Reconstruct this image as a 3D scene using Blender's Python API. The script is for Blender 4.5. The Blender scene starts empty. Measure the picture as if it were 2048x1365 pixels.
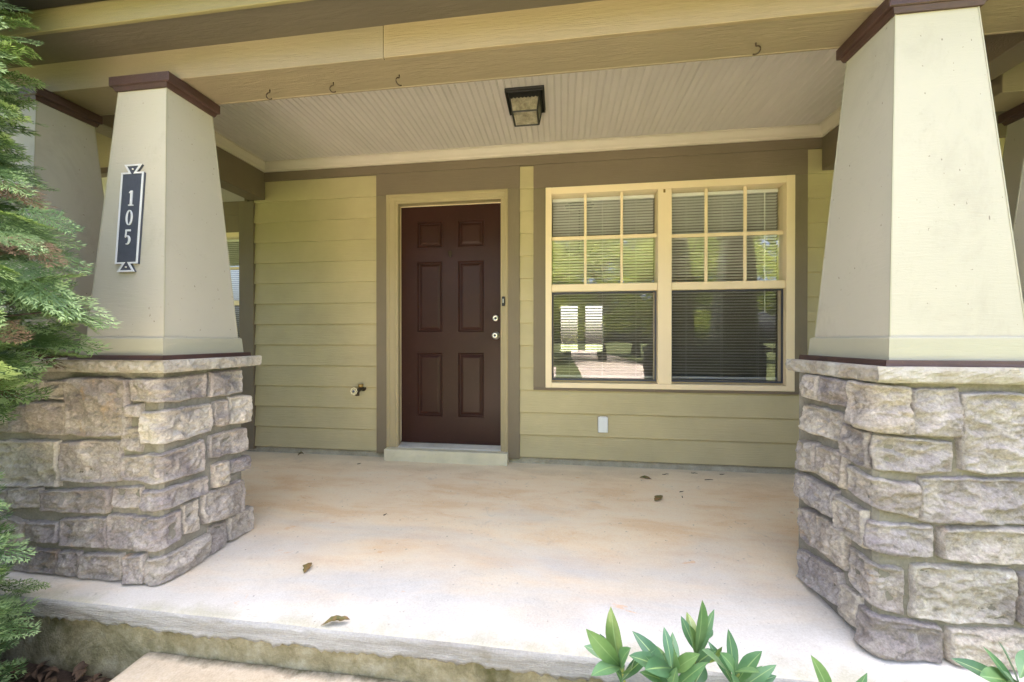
import bpy, bmesh, math, random
import numpy as np
from mathutils import Vector, Matrix, noise, Euler

# ------------------------------------------------------------------ camera, sky, sun, exposure
scene = bpy.context.scene
cam_data = bpy.data.cameras.new('camera')
cam_data.sensor_width = 36.0
cam_data.lens = 13.161
cam_data.clip_start = 0.05
cam_data.clip_end = 500
cam = bpy.data.objects.new('camera', cam_data)
cam.location = (0, 0, 1.0127)
cam.rotation_euler = (math.radians(90) - 0.0045, 0, 0.1296)
scene.collection.objects.link(cam)
scene.camera = cam

SUN_ELEV = math.radians(70)
SUN_AZ = math.radians(12)          # from +Y (behind the house) towards +X
world = bpy.data.worlds.new('World')
scene.world = world
world.use_nodes = True
wn = world.node_tree
wn.nodes.clear()
sky = wn.nodes.new('ShaderNodeTexSky')
sky.sky_type = 'NISHITA'
sky.sun_disc = False
sky.sun_elevation = SUN_ELEV
sky.sun_rotation = SUN_AZ
sky.air_density = 0.6
sky.dust_density = 7.0
sky.ozone_density = 0.6
bg = wn.nodes.new('ShaderNodeBackground')
bg.inputs['Strength'].default_value = 0.15
out = wn.nodes.new('ShaderNodeOutputWorld')
wn.links.new(sky.outputs[0], bg.inputs[0])
wn.links.new(bg.outputs[0], out.inputs[0])

sun_data = bpy.data.lights.new('sun', 'SUN')
sun_data.energy = 3.3
sun_data.angle = math.radians(0.53)
sun_data.color = (1.0, 0.94, 0.84)
sun = bpy.data.objects.new('sun', sun_data)
sd = Vector((math.sin(SUN_AZ) * math.cos(SUN_ELEV), math.cos(SUN_AZ) * math.cos(SUN_ELEV), math.sin(SUN_ELEV)))
sun.rotation_euler = sd.to_track_quat('Z', 'Y').to_euler()
sun.location = (0, 12, 20)
scene.collection.objects.link(sun)

scene.view_settings.view_transform = 'Standard'
scene.view_settings.look = 'None'
scene.view_settings.gamma = 1.0
scene.view_settings.exposure = 3.45
scene.render.engine = 'CYCLES'
scene.cycles.max_bounces = 12
scene.cycles.diffuse_bounces = 6
scene.cycles.transparent_max_bounces = 24

random.seed(5)
np.random.seed(5)
COL = scene.collection

# ------------------------------------------------------------------ materials
def srgb(r, g, b):
    f = lambda c: (c / 255 / 12.92) if c / 255 <= 0.04045 else ((c / 255 + 0.055) / 1.055) ** 2.4
    return (f(r), f(g), f(b))

def newmat(name):
    m = bpy.data.materials.new(name)
    m.use_nodes = True
    nt = m.node_tree
    nt.nodes.clear()
    o = nt.nodes.new('ShaderNodeOutputMaterial')
    p = nt.nodes.new('ShaderNodeBsdfPrincipled')
    nt.links.new(p.outputs[0], o.inputs[0])
    return m, nt, p, o

def N(nt, kind, **kw):
    n = nt.nodes.new(kind)
    for k, v in kw.items():
        if k in n.inputs.keys() if hasattr(n.inputs, 'keys') else False:
            n.inputs[k].default_value = v
        else:
            setattr(n, k, v)
    return n

def coords(nt, stretch=(1, 1, 1), rnd=0.0):
    tc = nt.nodes.new('ShaderNodeTexCoord')
    mp = nt.nodes.new('ShaderNodeMapping')
    mp.inputs['Scale'].default_value = stretch
    nt.links.new(tc.outputs['Object'], mp.inputs['Vector'])
    if rnd:
        oi = nt.nodes.new('ShaderNodeObjectInfo')
        mu = nt.nodes.new('ShaderNodeMath'); mu.operation = 'MULTIPLY'; mu.inputs[1].default_value = rnd
        nt.links.new(oi.outputs['Random'], mu.inputs[0])
        cb = nt.nodes.new('ShaderNodeCombineXYZ')
        for i in range(3):
            nt.links.new(mu.outputs[0], cb.inputs[i])
        nt.links.new(cb.outputs[0], mp.inputs['Location'])
    return mp.outputs['Vector']

def noise_tex(nt, vec, scale, detail=4, rough=0.55, dist=0.0):
    n = nt.nodes.new('ShaderNodeTexNoise')
    n.inputs['Scale'].default_value = scale
    n.inputs['Detail'].default_value = detail
    n.inputs['Roughness'].default_value = rough
    n.inputs['Distortion'].default_value = dist
    nt.links.new(vec, n.inputs['Vector'])
    return n.outputs['Fac']

def ramp(nt, fac, stops):
    r = nt.nodes.new('ShaderNodeValToRGB')
    els = r.color_ramp.elements
    while len(els) < len(stops):
        els.new(0.5)
    for e, (p, c) in zip(els, stops):
        e.position = p
        e.color = (*c, 1) if len(c) == 3 else c
    nt.links.new(fac, r.inputs['Fac'])
    return r.outputs['Color']

def mixc(nt, fac, a, b, mode='MIX'):
    m = nt.nodes.new('ShaderNodeMix')
    m.data_type = 'RGBA'
    m.blend_type = mode
    for sock, v in ((m.inputs[0], fac), (m.inputs[6], a), (m.inputs[7], b)):
        if isinstance(v, (int, float)):
            sock.default_value = v
        elif isinstance(v, tuple):
            sock.default_value = (*v, 1)
        else:
            nt.links.new(v, sock)
    return m.outputs[2]

def mathn(nt, op, a, b=0.0, clamp=False):
    m = nt.nodes.new('ShaderNodeMath'); m.operation = op; m.use_clamp = clamp
    for i, v in enumerate((a, b)):
        if isinstance(v, (int, float)):
            m.inputs[i].default_value = v
        else:
            nt.links.new(v, m.inputs[i])
    return m.outputs[0]

def maprange(nt, v, a, b, c=0.0, d=1.0):
    m = nt.nodes.new('ShaderNodeMapRange')
    nt.links.new(v, m.inputs[0])
    for i, x in enumerate((a, b, c, d)):
        m.inputs[i + 1].default_value = x
    return m.outputs[0]

def bump(nt, p, height, strength=0.3, dist=0.01, prev=None):
    b = nt.nodes.new('ShaderNodeBump')
    b.inputs['Strength'].default_value = strength
    b.inputs['Distance'].default_value = dist
    nt.links.new(height, b.inputs['Height'])
    if prev is not None:
        nt.links.new(prev, b.inputs['Normal'])
    nt.links.new(b.outputs[0], p.inputs['Normal'])
    return b.outputs[0]

def paint(name, col, rough=0.6, var=0.06, vscale=3.0, grain=None, gstr=0.25, fine=0.1, rnd=0.0, metallic=0.0, dirt=0.0, dirtcol=(0.1, 0.08, 0.05), spec=0.5):
    """painted / plain surface: blotchy colour variation, fine relief, optional stretched wood grain"""
    m, nt, p, o = newmat(name)
    v = coords(nt, (1, 1, 1), rnd)
    lo = tuple(c * (1 - var) for c in col); hi = tuple(min(1, c * (1 + var)) for c in col)
    c = ramp(nt, noise_tex(nt, v, vscale, 5, 0.6), [(0.3, lo), (0.7, hi)])
    if dirt:
        d = ramp(nt, noise_tex(nt, v, 38, 4, 0.75), [(0.62, (0, 0, 0)), (0.72, (1, 1, 1))])
        d2 = mathn(nt, 'MULTIPLY', d, dirt)
        c = mixc(nt, d2, c, dirtcol)
    nt.links.new(c, p.inputs['Base Color'])
    p.inputs['Roughness'].default_value = rough
    p.inputs['Metallic'].default_value = metallic
    p.inputs['Specular IOR Level'].default_value = spec
    h = noise_tex(nt, v, 260, 3, 0.6)
    nrm = bump(nt, p, h, fine, 0.002)
    if grain:
        g = coords(nt, grain, rnd)
        gh = noise_tex(nt, g, 14, 6, 0.65, 0.6)
        bump(nt, p, gh, gstr, 0.012, nrm)
    return m

M = {}
TRIM = (0.170, 0.134, 0.082)
M['siding'] = paint('siding_paint', (0.425, 0.363, 0.195), 0.62, 0.08, 2.5, (0.5, 1, 9), 0.22, 0.1, 30.0)
M['trim'] = paint('trim_paint', TRIM, 0.62, 0.06, 3, (6, 6, 0.7), 0.3, 0.15)
M['trim_h'] = paint('trim_paint_horizontal', (0.155, 0.118, 0.077), 0.62, 0.06, 3, (0.6, 6, 9), 0.35, 0.15)
M['casing'] = paint('casing_paint', (0.34, 0.275, 0.15), 0.5, 0.05, 3, None, 0, 0.08)
M['beam'] = paint('beam_paint', (0.235, 0.186, 0.118), 0.6, 0.07, 2.5, (0.7, 7, 10), 0.32, 0.15)
M['beam_b'] = paint('beam_paint_second_board', (0.262, 0.198, 0.112), 0.6, 0.07, 2.5, (0.7, 7, 10), 0.32, 0.15, 40.0)
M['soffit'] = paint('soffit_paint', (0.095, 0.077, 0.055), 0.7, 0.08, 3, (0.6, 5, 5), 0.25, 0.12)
M['fascia'] = paint('fascia_paint', (0.20, 0.168, 0.076), 0.6, 0.06, 3, (0.6, 6, 8), 0.35, 0.12)
M['column'] = paint('column_paint', (0.405, 0.374, 0.300), 0.6, 0.05, 1.6, (1.2, 1.2, 8), 0.12, 0.12, 10.0, dirt=0.12)
def column_smudges():
    m = M['column']; nt = m.node_tree
    p = next(n for n in nt.nodes if n.type == 'BSDF_PRINCIPLED')
    old = p.inputs['Base Color'].links[0].from_socket
    v = coords(nt, (1, 1, 0.6), 10.0)
    c = mixc(nt, maprange(nt, noise_tex(nt, v, 3.4, 6, 0.7, 0.6), 0.56, 0.78, 0.0, 0.35), old, (0.20, 0.175, 0.13))
    sp = noise_tex(nt, v, 75, 2, 0.5)
    c = mixc(nt, maprange(nt, sp, 0.735, 0.76, 0.0, 0.7), c, (0.08, 0.06, 0.04))
    nt.links.new(c, p.inputs['Base Color'])
column_smudges()
M['colbase'] = paint('column_base_paint', (0.35, 0.33, 0.245), 0.55, 0.05, 3, (1, 1, 8), 0.15, 0.1)
M['darkcap'] = paint('dark_brown_paint', (0.060, 0.029, 0.024), 0.5, 0.2, 12, (0.8, 0.8, 8), 0.3, 0.1, dirt=0.25, dirtcol=(0.2, 0.14, 0.1))
M['door'] = paint('door_paint', (0.036, 0.0138, 0.0105), 0.34, 0.12, 4, (7, 7, 0.6), 0.06, 0.06, dirt=0.05, dirtcol=(0.3, 0.22, 0.17), spec=0.22)
M['vinyl'] = paint('almond_vinyl', (0.76, 0.62, 0.40), 0.42, 0.03, 3, None, 0, 0.03)
M['ceiling'] = paint('ceiling_paint', (0.53, 0.485, 0.45), 0.6, 0.06, 3, None, 0, 0.05, 20.0)
M['crown'] = paint('crown_paint', (0.52, 0.455, 0.375), 0.5, 0.04, 3, None, 0, 0.05)
M['threshold'] = paint('aluminium', (0.62, 0.60, 0.56), 0.4, 0.1, 8, None, 0, 0.1, metallic=0.7, dirt=0.3)
M['sill'] = paint('sill_paint', (0.60, 0.55, 0.38), 0.6, 0.1, 6, (0.6, 4, 10), 0.5, 0.25, dirt=0.3, dirtcol=(0.2, 0.17, 0.1))
M['nickel'] = paint('satin_nickel', (0.72, 0.69, 0.62), 0.28, 0.03, 8, None, 0, 0.02, metallic=1.0)
M['black'] = paint('black_metal', (0.012, 0.011, 0.010), 0.5, 0.3, 20, None, 0, 0.2)
M['rust'] = paint('rusty_iron', (0.05, 0.032, 0.02), 0.7, 0.4, 60, None, 0, 0.4, metallic=0.4)
M['brass'] = paint('old_brass', (0.33, 0.22, 0.07), 0.42, 0.3, 40, None, 0, 0.3, metallic=0.8)
M['darkbrass'] = paint('tarnished_brass', (0.05, 0.036, 0.02), 0.55, 0.4, 40, None, 0, 0.3, metallic=0.5)
M['handle'] = paint('pale_handle_metal', (0.70, 0.64, 0.40), 0.4, 0.1, 40, None, 0, 0.1)
M['tag'] = paint('grey_blue_tag', (0.10, 0.11, 0.15), 0.5, 0.1, 40)
M['plastic'] = paint('white_plastic', (0.66, 0.68, 0.66), 0.4, 0.03, 5)
M['blind'] = paint('blind_slat', (0.88, 0.87, 0.84), 0.45, 0.02, 3)
M['plaque'] = paint('plaque_slate', (0.045, 0.05, 0.068), 0.55, 0.15, 30, None, 0, 0.35)
M['plaque_rim'] = paint('plaque_white', (0.58, 0.58, 0.59), 0.45, 0.03, 10)
M['room'] = paint('room_wall', (0.42, 0.40, 0.36), 0.8, 0.02, 3)
M['carpet'] = paint('room_carpet', (0.22, 0.19, 0.15), 0.95, 0.1, 20)
M['gutter'] = paint('gutter_paint', (0.018, 0.014, 0.012), 0.5, 0.2, 5)
M['shingle'] = paint('roof_shingle', (0.06, 0.052, 0.045), 0.9, 0.4, 40)
M['bulb'] = paint('bulb_glass', (0.80, 0.74, 0.62), 0.3, 0.02, 5)

def mat_glass(name, tint=(0.93, 0.95, 0.93), f0=0.15):
    m, nt, p, o = newmat(name)
    nt.nodes.remove(p)
    lw = nt.nodes.new('ShaderNodeLayerWeight'); lw.inputs['Blend'].default_value = 0.5
    f5 = mathn(nt, 'POWER', lw.outputs['Facing'], 5.0)
    fr = mathn(nt, 'ADD', mathn(nt, 'MULTIPLY', f5, 1 - f0), f0)
    tr = nt.nodes.new('ShaderNodeBsdfTransparent'); tr.inputs['Color'].default_value = (*tint, 1)
    gl = nt.nodes.new('ShaderNodeBsdfGlossy'); gl.inputs['Roughness'].default_value = 0.0
    gl.inputs['Color'].default_value = (1, 1, 1, 1)
    v = coords(nt)
    b = nt.nodes.new('ShaderNodeBump'); b.inputs['Strength'].default_value = 0.05; b.inputs['Distance'].default_value = 0.02
    nt.links.new(noise_tex(nt, v, 2.2, 2, 0.5), b.inputs['Height'])
    nt.links.new(b.outputs[0], gl.inputs['Normal'])
    mx = nt.nodes.new('ShaderNodeMixShader')
    nt.links.new(fr, mx.inputs[0]); nt.links.new(tr.outputs[0], mx.inputs[1]); nt.links.new(gl.outputs[0], mx.inputs[2])
    nt.links.new(mx.outputs[0], o.inputs[0])
    return m
M['glass'] = mat_glass('window_glass')

def mat_screen():
    m, nt, p, o = newmat('insect_screen')
    p.inputs['Base Color'].default_value = (0.02, 0.022, 0.022, 1); p.inputs['Roughness'].default_value = 0.8
    tr = nt.nodes.new('ShaderNodeBsdfTransparent')
    mx = nt.nodes.new('ShaderNodeMixShader'); mx.inputs[0].default_value = 0.30
    nt.links.new(tr.outputs[0], mx.inputs[1]); nt.links.new(p.outputs[0], mx.inputs[2]); nt.links.new(mx.outputs[0], o.inputs[0])
    return m
M['screen'] = mat_screen()

def mat_lantern_glass():
    m, nt, p, o = newmat('dusty_seeded_glass')
    v = coords(nt)
    c = ramp(nt, noise_tex(nt, v, 22, 5, 0.7), [(0.35, (0.26, 0.22, 0.15)), (0.7, (0.56, 0.50, 0.37))])
    nt.links.new(c, p.inputs['Base Color']); p.inputs['Roughness'].default_value = 0.3
    tr = nt.nodes.new('ShaderNodeBsdfTransparent')
    mx = nt.nodes.new('ShaderNodeMixShader')
    nt.links.new(maprange(nt, noise_tex(nt, v, 30, 4, 0.7), 0.3, 0.7, 0.5, 0.85), mx.inputs[0])
    nt.links.new(tr.outputs[0], mx.inputs[1]); nt.links.new(p.outputs[0], mx.inputs[2]); nt.links.new(mx.outputs[0], o.inputs[0])
    return m
M['lantern_glass'] = mat_lantern_glass()

def mat_stone():
    m, nt, p, o = newmat('rock_face_stone')
    v = coords(nt, (1, 1, 1), 25.0)
    oi = nt.nodes.new('ShaderNodeObjectInfo')
    base = ramp(nt, oi.outputs['Random'], [(0.0, (0.60, 0.515, 0.405)), (0.17, (0.31, 0.265, 0.245)), (0.34, (0.65, 0.575, 0.465)), (0.5, (0.43, 0.37, 0.315)), (0.66, (0.35, 0.308, 0.298)), (0.83, (0.67, 0.60, 0.50)), (1.0, (0.44, 0.38, 0.315))])
    n1 = noise_tex(nt, v, 4.2, 5, 0.62, 0.6)
    c = mixc(nt, maprange(nt, n1, 0.42, 0.72, 0.0, 0.75), base, (0.23, 0.20, 0.20))
    n2 = noise_tex(nt, v, 5.0, 6, 0.66, 1.0)
    c = mixc(nt, maprange(nt, n2, 0.44, 0.78, 0.0, 0.75), c, (0.71, 0.645, 0.545))
    n3 = noise_tex(nt, v, 3.3, 5, 0.7, 0.7)
    c = mixc(nt, maprange(nt, n3, 0.63, 0.74, 0.0, 0.7), c, (0.56, 0.35, 0.15))
    n5 = noise_tex(nt, v, 22, 6, 0.75, 0.4)
    c = mixc(nt, maprange(nt, n5, 0.50, 0.68, 0.0, 0.55), c, (0.24, 0.205, 0.18))
    n4 = noise_tex(nt, v, 110, 4, 0.75)
    c = mixc(nt, 0.6, c, ramp(nt, n4, [(0.28, (0.22, 0.22, 0.22)), (0.72, (0.78, 0.78, 0.78))]), 'OVERLAY')
    nt.links.new(c, p.inputs['Base Color'])
    p.inputs['Roughness'].default_value = 0.9
    p.inputs['Specular IOR Level'].default_value = 0.2
    a = bump(nt, p, noise_tex(nt, v, 30, 8, 0.72, 0.5), 1.0, 0.02)
    bump(nt, p, noise_tex(nt, v, 120, 5, 0.75), 0.7, 0.005, a)
    return m
M['stone'] = mat_stone()

def mat_rough(name, stops, scale=9, moss=0.0, mosscol=(0.06, 0.065, 0.02), bstr=0.5, streak=None, bscale=70):
    m, nt, p, o = newmat(name)
    v = coords(nt, streak or (1, 1, 1))
    v1 = coords(nt)
    c = ramp(nt, noise_tex(nt, v, scale, 7, 0.68, 0.3), stops)
    n4 = noise_tex(nt, v1, 120, 4, 0.75)
    c = mixc(nt, 0.35, c, ramp(nt, n4, [(0.3, (0.3, 0.3, 0.3)), (0.7, (0.7, 0.7, 0.7))]), 'OVERLAY')
    if moss:
        mk_ = noise_tex(nt, v1, 3.2, 6, 0.7, 0.4)
        c = mixc(nt, maprange(nt, mk_, 0.62 - moss * 0.3, 0.8 - moss * 0.3, 0.0, 0.92), c, mosscol)
    nt.links.new(c, p.inputs['Base Color'])
    p.inputs['Roughness'].default_value = 0.92
    p.inputs['Specular IOR Level'].default_value = 0.2
    a = bump(nt, p, noise_tex(nt, v, bscale, 8, 0.7), bstr, 0.008)
    bump(nt, p, noise_tex(nt, v1, 240, 4, 0.7), 0.4, 0.002, a)
    return m
M['mortar'] = mat_rough('mortar', [(0.3, (0.19, 0.172, 0.135)), (0.7, (0.30, 0.278, 0.23))], 14, 0.08, (0.14, 0.125, 0.07), 1.0)
M['capstone'] = mat_rough('limestone_cap', [(0.25, (0.25, 0.205, 0.15)), (0.5, (0.37, 0.335, 0.28)), (0.75, (0.44, 0.415, 0.365))], 11, 0, bstr=0.7)
M['slab_edge'] = mat_rough('slab_edge_concrete', [(0.22, (0.19, 0.165, 0.12)), (0.45, (0.36, 0.345, 0.31)), (0.75, (0.50, 0.49, 0.46))], 6, 0.08, (0.20, 0.175, 0.095), 1.0, (0.3, 1, 3.5))
M['riser'] = mat_rough('mossy_riser', [(0.25, (0.16, 0.138, 0.068)), (0.5, (0.33, 0.285, 0.165)), (0.75, (0.50, 0.45, 0.32))], 11, 0.38, (0.075, 0.072, 0.02), 1.0, None, 32)
M['step'] = mat_rough('step_concrete', [(0.2, (0.40, 0.32, 0.215)), (0.5, (0.52, 0.435, 0.31)), (0.8, (0.60, 0.53, 0.42))], 7, 0.0, bstr=0.35)
def step_moss():
    m = M['step']; nt = m.node_tree
    p = next(n for n in nt.nodes if n.type == 'BSDF_PRINCIPLED')
    old = p.inputs['Base Color'].links[0].from_socket
    tc = nt.nodes.new('ShaderNodeTexCoord')
    sp = nt.nodes.new('ShaderNodeSeparateXYZ'); nt.links.new(tc.outputs['Object'], sp.inputs[0])
    v = coords(nt)
    y = mathn(nt, 'ADD', sp.outputs['Y'], mathn(nt, 'MULTIPLY', mathn(nt, 'SUBTRACT', noise_tex(nt, v, 9, 6, 0.7), 0.5), 0.14))
    c = mixc(nt, maprange(nt, y, 1.235, 1.275, 0.0, 0.9), old, (0.075, 0.07, 0.03))
    c = mixc(nt, maprange(nt, noise_tex(nt, v, 26, 5, 0.7), 0.58, 0.7, 0.0, 0.4), c, (0.33, 0.25, 0.16))
    nt.links.new(c, p.inputs['Base Color'])
step_moss()
M['foundation'] = mat_rough('foundation_concrete', [(0.25, (0.26, 0.235, 0.165)), (0.75, (0.44, 0.40, 0.29))], 12, 0.0)
M['drive'] = mat_rough('driveway_concrete', [(0.25, (0.50, 0.42, 0.36)), (0.75, (0.62, 0.54, 0.47))], 0.7, 0.0)
M['soil'] = mat_rough('mulch_soil', [(0.25, (0.02, 0.014, 0.009)), (0.75, (0.07, 0.047, 0.032))], 30, 0.0)
M['grass'] = mat_rough('lawn_grass', [(0.25, (0.06, 0.075, 0.025)), (0.75, (0.125, 0.14, 0.055))], 2.5, 0.0)

def mat_floor():
    m, nt, p, o = newmat('porch_concrete')
    v = coords(nt)
    vs = coords(nt, (0.55, 1.6, 1))
    tc = nt.nodes.new('ShaderNodeTexCoord')
    sp = nt.nodes.new('ShaderNodeSeparateXYZ'); nt.links.new(tc.outputs['Object'], sp.inputs[0])
    y = sp.outputs['Y']; x = sp.outputs['X']
    base = ramp(nt, noise_tex(nt, v, 4, 7, 0.65), [(0.25, (0.51, 0.475, 0.41)), (0.75, (0.64, 0.605, 0.535))])
    # clay dust stain lying on the sheltered part; the rain-washed front strip is clean
    big = noise_tex(nt, vs, 1.5, 6, 0.62, 0.5)
    lim = mathn(nt, 'ADD', y, mathn(nt, 'MULTIPLY', mathn(nt, 'SUBTRACT', big, 0.5), 1.9))
    mask = maprange(nt, lim, 1.35, 2.05)
    blot = noise_tex(nt, vs, 3.4, 6, 0.66, 0.3)
    stain = ramp(nt, blot, [(0.26, (0.80, 0.68, 0.475)), (0.48, (0.80, 0.63, 0.40)), (0.64, (0.74, 0.52, 0.29)), (0.85, (0.79, 0.61, 0.38))])
    c = mixc(nt, mathn(nt, 'MULTIPLY', mask, 0.95), base, stain)
    # dusty grey-green strip by the wall
    near = maprange(nt, mathn(nt, 'ADD', y, mathn(nt, 'MULTIPLY', mathn(nt, 'SUBTRACT', blot, 0.5), 0.9)), 2.72, 3.05, 0.0, 0.7)
    c = mixc(nt, near, c, (0.62, 0.545, 0.38))
    # pale scuffs
    sc = noise_tex(nt, vs, 9, 6, 0.7, 1.2)
    c = mixc(nt, maprange(nt, sc, 0.62, 0.74, 0.0, 0.4), c, (0.70, 0.62, 0.49))
    # algae along the front lip
    al = maprange(nt, mathn(nt, 'ADD', y, mathn(nt, 'MULTIPLY', mathn(nt, 'SUBTRACT', noise_tex(nt, v, 5, 6, 0.7), 0.5), 0.35)), 1.31, 1.24, 0.0, 0.45)
    c = mixc(nt, al, c, (0.33, 0.31, 0.17))
    pit = noise_tex(nt, v, 46, 3, 0.6)
    c = mixc(nt, maprange(nt, pit, 0.66, 0.74, 0.0, 0.6), c, (0.26, 0.23, 0.19))
    blt = noise_tex(nt, v, 11, 5, 0.7, 0.6)
    c = mixc(nt, maprange(nt, blt, 0.60, 0.72, 0.0, 0.35), c, (0.42, 0.37, 0.30))
    sm = noise_tex(nt, coords(nt, (0.8, 1.5, 1)), 5.2, 3, 0.55, 0.4)
    rough_ = noise_tex(nt, v, 60, 4, 0.7)
    smk = mathn(nt, 'ADD', sm, mathn(nt, 'MULTIPLY', mathn(nt, 'SUBTRACT', rough_, 0.5), 0.10))
    c = mixc(nt, maprange(nt, smk, 0.685, 0.715, 0.0, 0.6), c, (0.66, 0.40, 0.20))
    vo = nt.nodes.new('ShaderNodeTexVoronoi'); vo.inputs['Scale'].default_value = 7.5
    nt.links.new(v, vo.inputs['Vector'])
    c = mixc(nt, maprange(nt, vo.outputs['Distance'], 0.022, 0.032, 0.75, 0.0), c, (0.10, 0.08, 0.06))
    vo2 = nt.nodes.new('ShaderNodeTexVoronoi'); vo2.inputs['Scale'].default_value = 26
    nt.links.new(v, vo2.inputs['Vector'])
    c = mixc(nt, maprange(nt, vo2.outputs['Distance'], 0.03, 0.07, 0.5, 0.0), c, (0.24, 0.20, 0.15))
    n4 = noise_tex(nt, v, 150, 4, 0.75)
    c = mixc(nt, 0.35, c, ramp(nt, n4, [(0.3, (0.3, 0.3, 0.3)), (0.7, (0.7, 0.7, 0.7))]), 'OVERLAY')
    nt.links.new(c, p.inputs['Base Color'])
    p.inputs['Roughness'].default_value = 0.85
    p.inputs['Specular IOR Level'].default_value = 0.3
    a = bump(nt, p, noise_tex(nt, v, 60, 8, 0.7), 0.25, 0.004)
    bump(nt, p, noise_tex(nt, v, 300, 4, 0.7), 0.3, 0.0015, a)
    return m
M['floor'] = mat_floor()

def mat_leaf(name, lo, hi, scale=3.0, rough=0.45, trans=0.35, rnd=0.0, spec=0.5):
    m, nt, p, o = newmat(name)
    v = coords(nt, (1, 1, 1), rnd)
    c = ramp(nt, noise_tex(nt, v, scale, 4, 0.65), [(0.3, lo), (0.7, hi)])
    if rnd:
        oi = nt.nodes.new('ShaderNodeObjectInfo')
        c = mixc(nt, 1.0, c, ramp(nt, oi.outputs['Random'], [(0.0, (0.62, 0.70, 0.75)), (0.5, (1.0, 1.0, 1.0)), (0.92, (1.25, 1.12, 0.85)), (1.0, (1.9, 1.2, 0.6))]), 'MULTIPLY')
    nt.links.new(c, p.inputs['Base Color'])
    p.inputs['Roughness'].default_value = rough
    p.inputs['Specular IOR Level'].default_value = spec
    tl = nt.nodes.new('ShaderNodeBsdfTranslucent')
    tcol = mixc(nt, 1.0, c, (1.0, 1.0, 0.45), 'MULTIPLY')
    nt.links.new(tcol, tl.inputs['Color'])
    mx = nt.nodes.new('ShaderNodeMixShader'); mx.inputs[0].default_value = trans
    nt.links.new(p.outputs[0], mx.inputs[1]); nt.links.new(tl.outputs[0], mx.inputs[2]); nt.links.new(mx.outputs[0], o.inputs[0])
    return m
M['conifer'] = mat_leaf('conifer_green', (0.042, 0.090, 0.026), (0.13, 0.215, 0.065), 16, 0.5, 0.25)
M['conifer_tip'] = mat_leaf('conifer_pale_tips', (0.19, 0.29, 0.11), (0.34, 0.45, 0.21), 14, 0.5, 0.3)
M['conifer_dry'] = mat_leaf('conifer_dry_brown', (0.075, 0.045, 0.022), (0.16, 0.095, 0.045), 20, 0.8, 0.15)
M['laurel'] = mat_leaf('laurel_leaf', (0.075, 0.175, 0.078), (0.15, 0.275, 0.135), 11, 0.3, 0.2, 9.0)
M['laurel_rib'] = mat_leaf('laurel_midrib', (0.20, 0.32, 0.13), (0.30, 0.42, 0.19), 9, 0.4, 0.2)
M['stem_green'] = paint('green_stem', (0.20, 0.24, 0.06), 0.6, 0.2, 20)
M['bark'] = mat_rough('bark', [(0.25, (0.045, 0.034, 0.026)), (0.75, (0.13, 0.10, 0.08))], 18, 0.0, bstr=1.0, streak=(1, 1, 0.25))
M['tree_leaf'] = mat_leaf('tree_leaf', (0.15, 0.21, 0.03), (0.36, 0.40, 0.075), 0.9, 0.55, 0.45)
M['litter'] = mat_leaf('dead_leaf_litter', (0.03, 0.018, 0.010), (0.115, 0.068, 0.036), 40, 0.8, 0.1)

def mat_deadleaf():
    m, nt, p, o = newmat('fallen_leaf_mottled')
    v = coords(nt, (1, 1, 1), 12.0)
    c = ramp(nt, noise_tex(nt, v, 32, 4, 0.6), [(0.3, (0.075, 0.085, 0.018)), (0.5, (0.17, 0.12, 0.035)), (0.7, (0.26, 0.125, 0.05))])
    nt.links.new(c, p.inputs['Base Color']); p.inputs['Roughness'].default_value = 0.7
    return m
M['deadleaf'] = mat_deadleaf()

# ------------------------------------------------------------------ mesh helpers
ORG = {}
def link(o, parent=None):
    COL.objects.link(o)
    if parent is not None:
        o.parent = parent
    return o

def tag(o, label, cat, group=None):
    o['label'] = label; o['category'] = cat
    if group:
        o['group'] = group
    return o

def thing(name, loc, label, cat, group=None):
    o = bpy.data.objects.new(name, None)
    o.empty_display_size = 0.1
    o.location = loc
    ORG[o.name] = Vector(loc)
    link(o)
    return tag(o, label, cat, group)

def org(parent):
    return ORG.get(parent.name, Vector((0, 0, 0))) if parent is not None else Vector((0, 0, 0))

def mk(name, vf, mat, parent=None, smooth=False):
    """vf = (verts, faces) in world coordinates; becomes one mesh object, child of parent"""
    verts, faces = vf
    off = org(parent)
    me = bpy.data.meshes.new(name)
    me.from_pydata([(v[0] - off.x, v[1] - off.y, v[2] - off.z) for v in verts], [], faces)
    mats = mat if isinstance(mat, (list, tuple)) else [mat]
    for mm in mats:
        me.materials.append(M[mm] if isinstance(mm, str) else mm)
    if smooth:
        me.polygons.foreach_set('use_smooth', [True] * len(me.polygons))
    me.update()
    o = bpy.data.objects.new(name, me)
    link(o, parent)
    ORG[o.name] = off
    return o

def inst(src, parent, loc=(0, 0, 0), rot=None, scale=None, name=None):
    o = src.copy()
    if name:
        o.name = name
    link(o, parent)
    o.location = loc
    if rot is not None:
        o.rotation_euler = rot
    if scale is not None:
        o.scale = scale
    ORG[o.name] = org(parent)
    return o

def struct(o):
    o['kind'] = 'structure'
    return o

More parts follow.
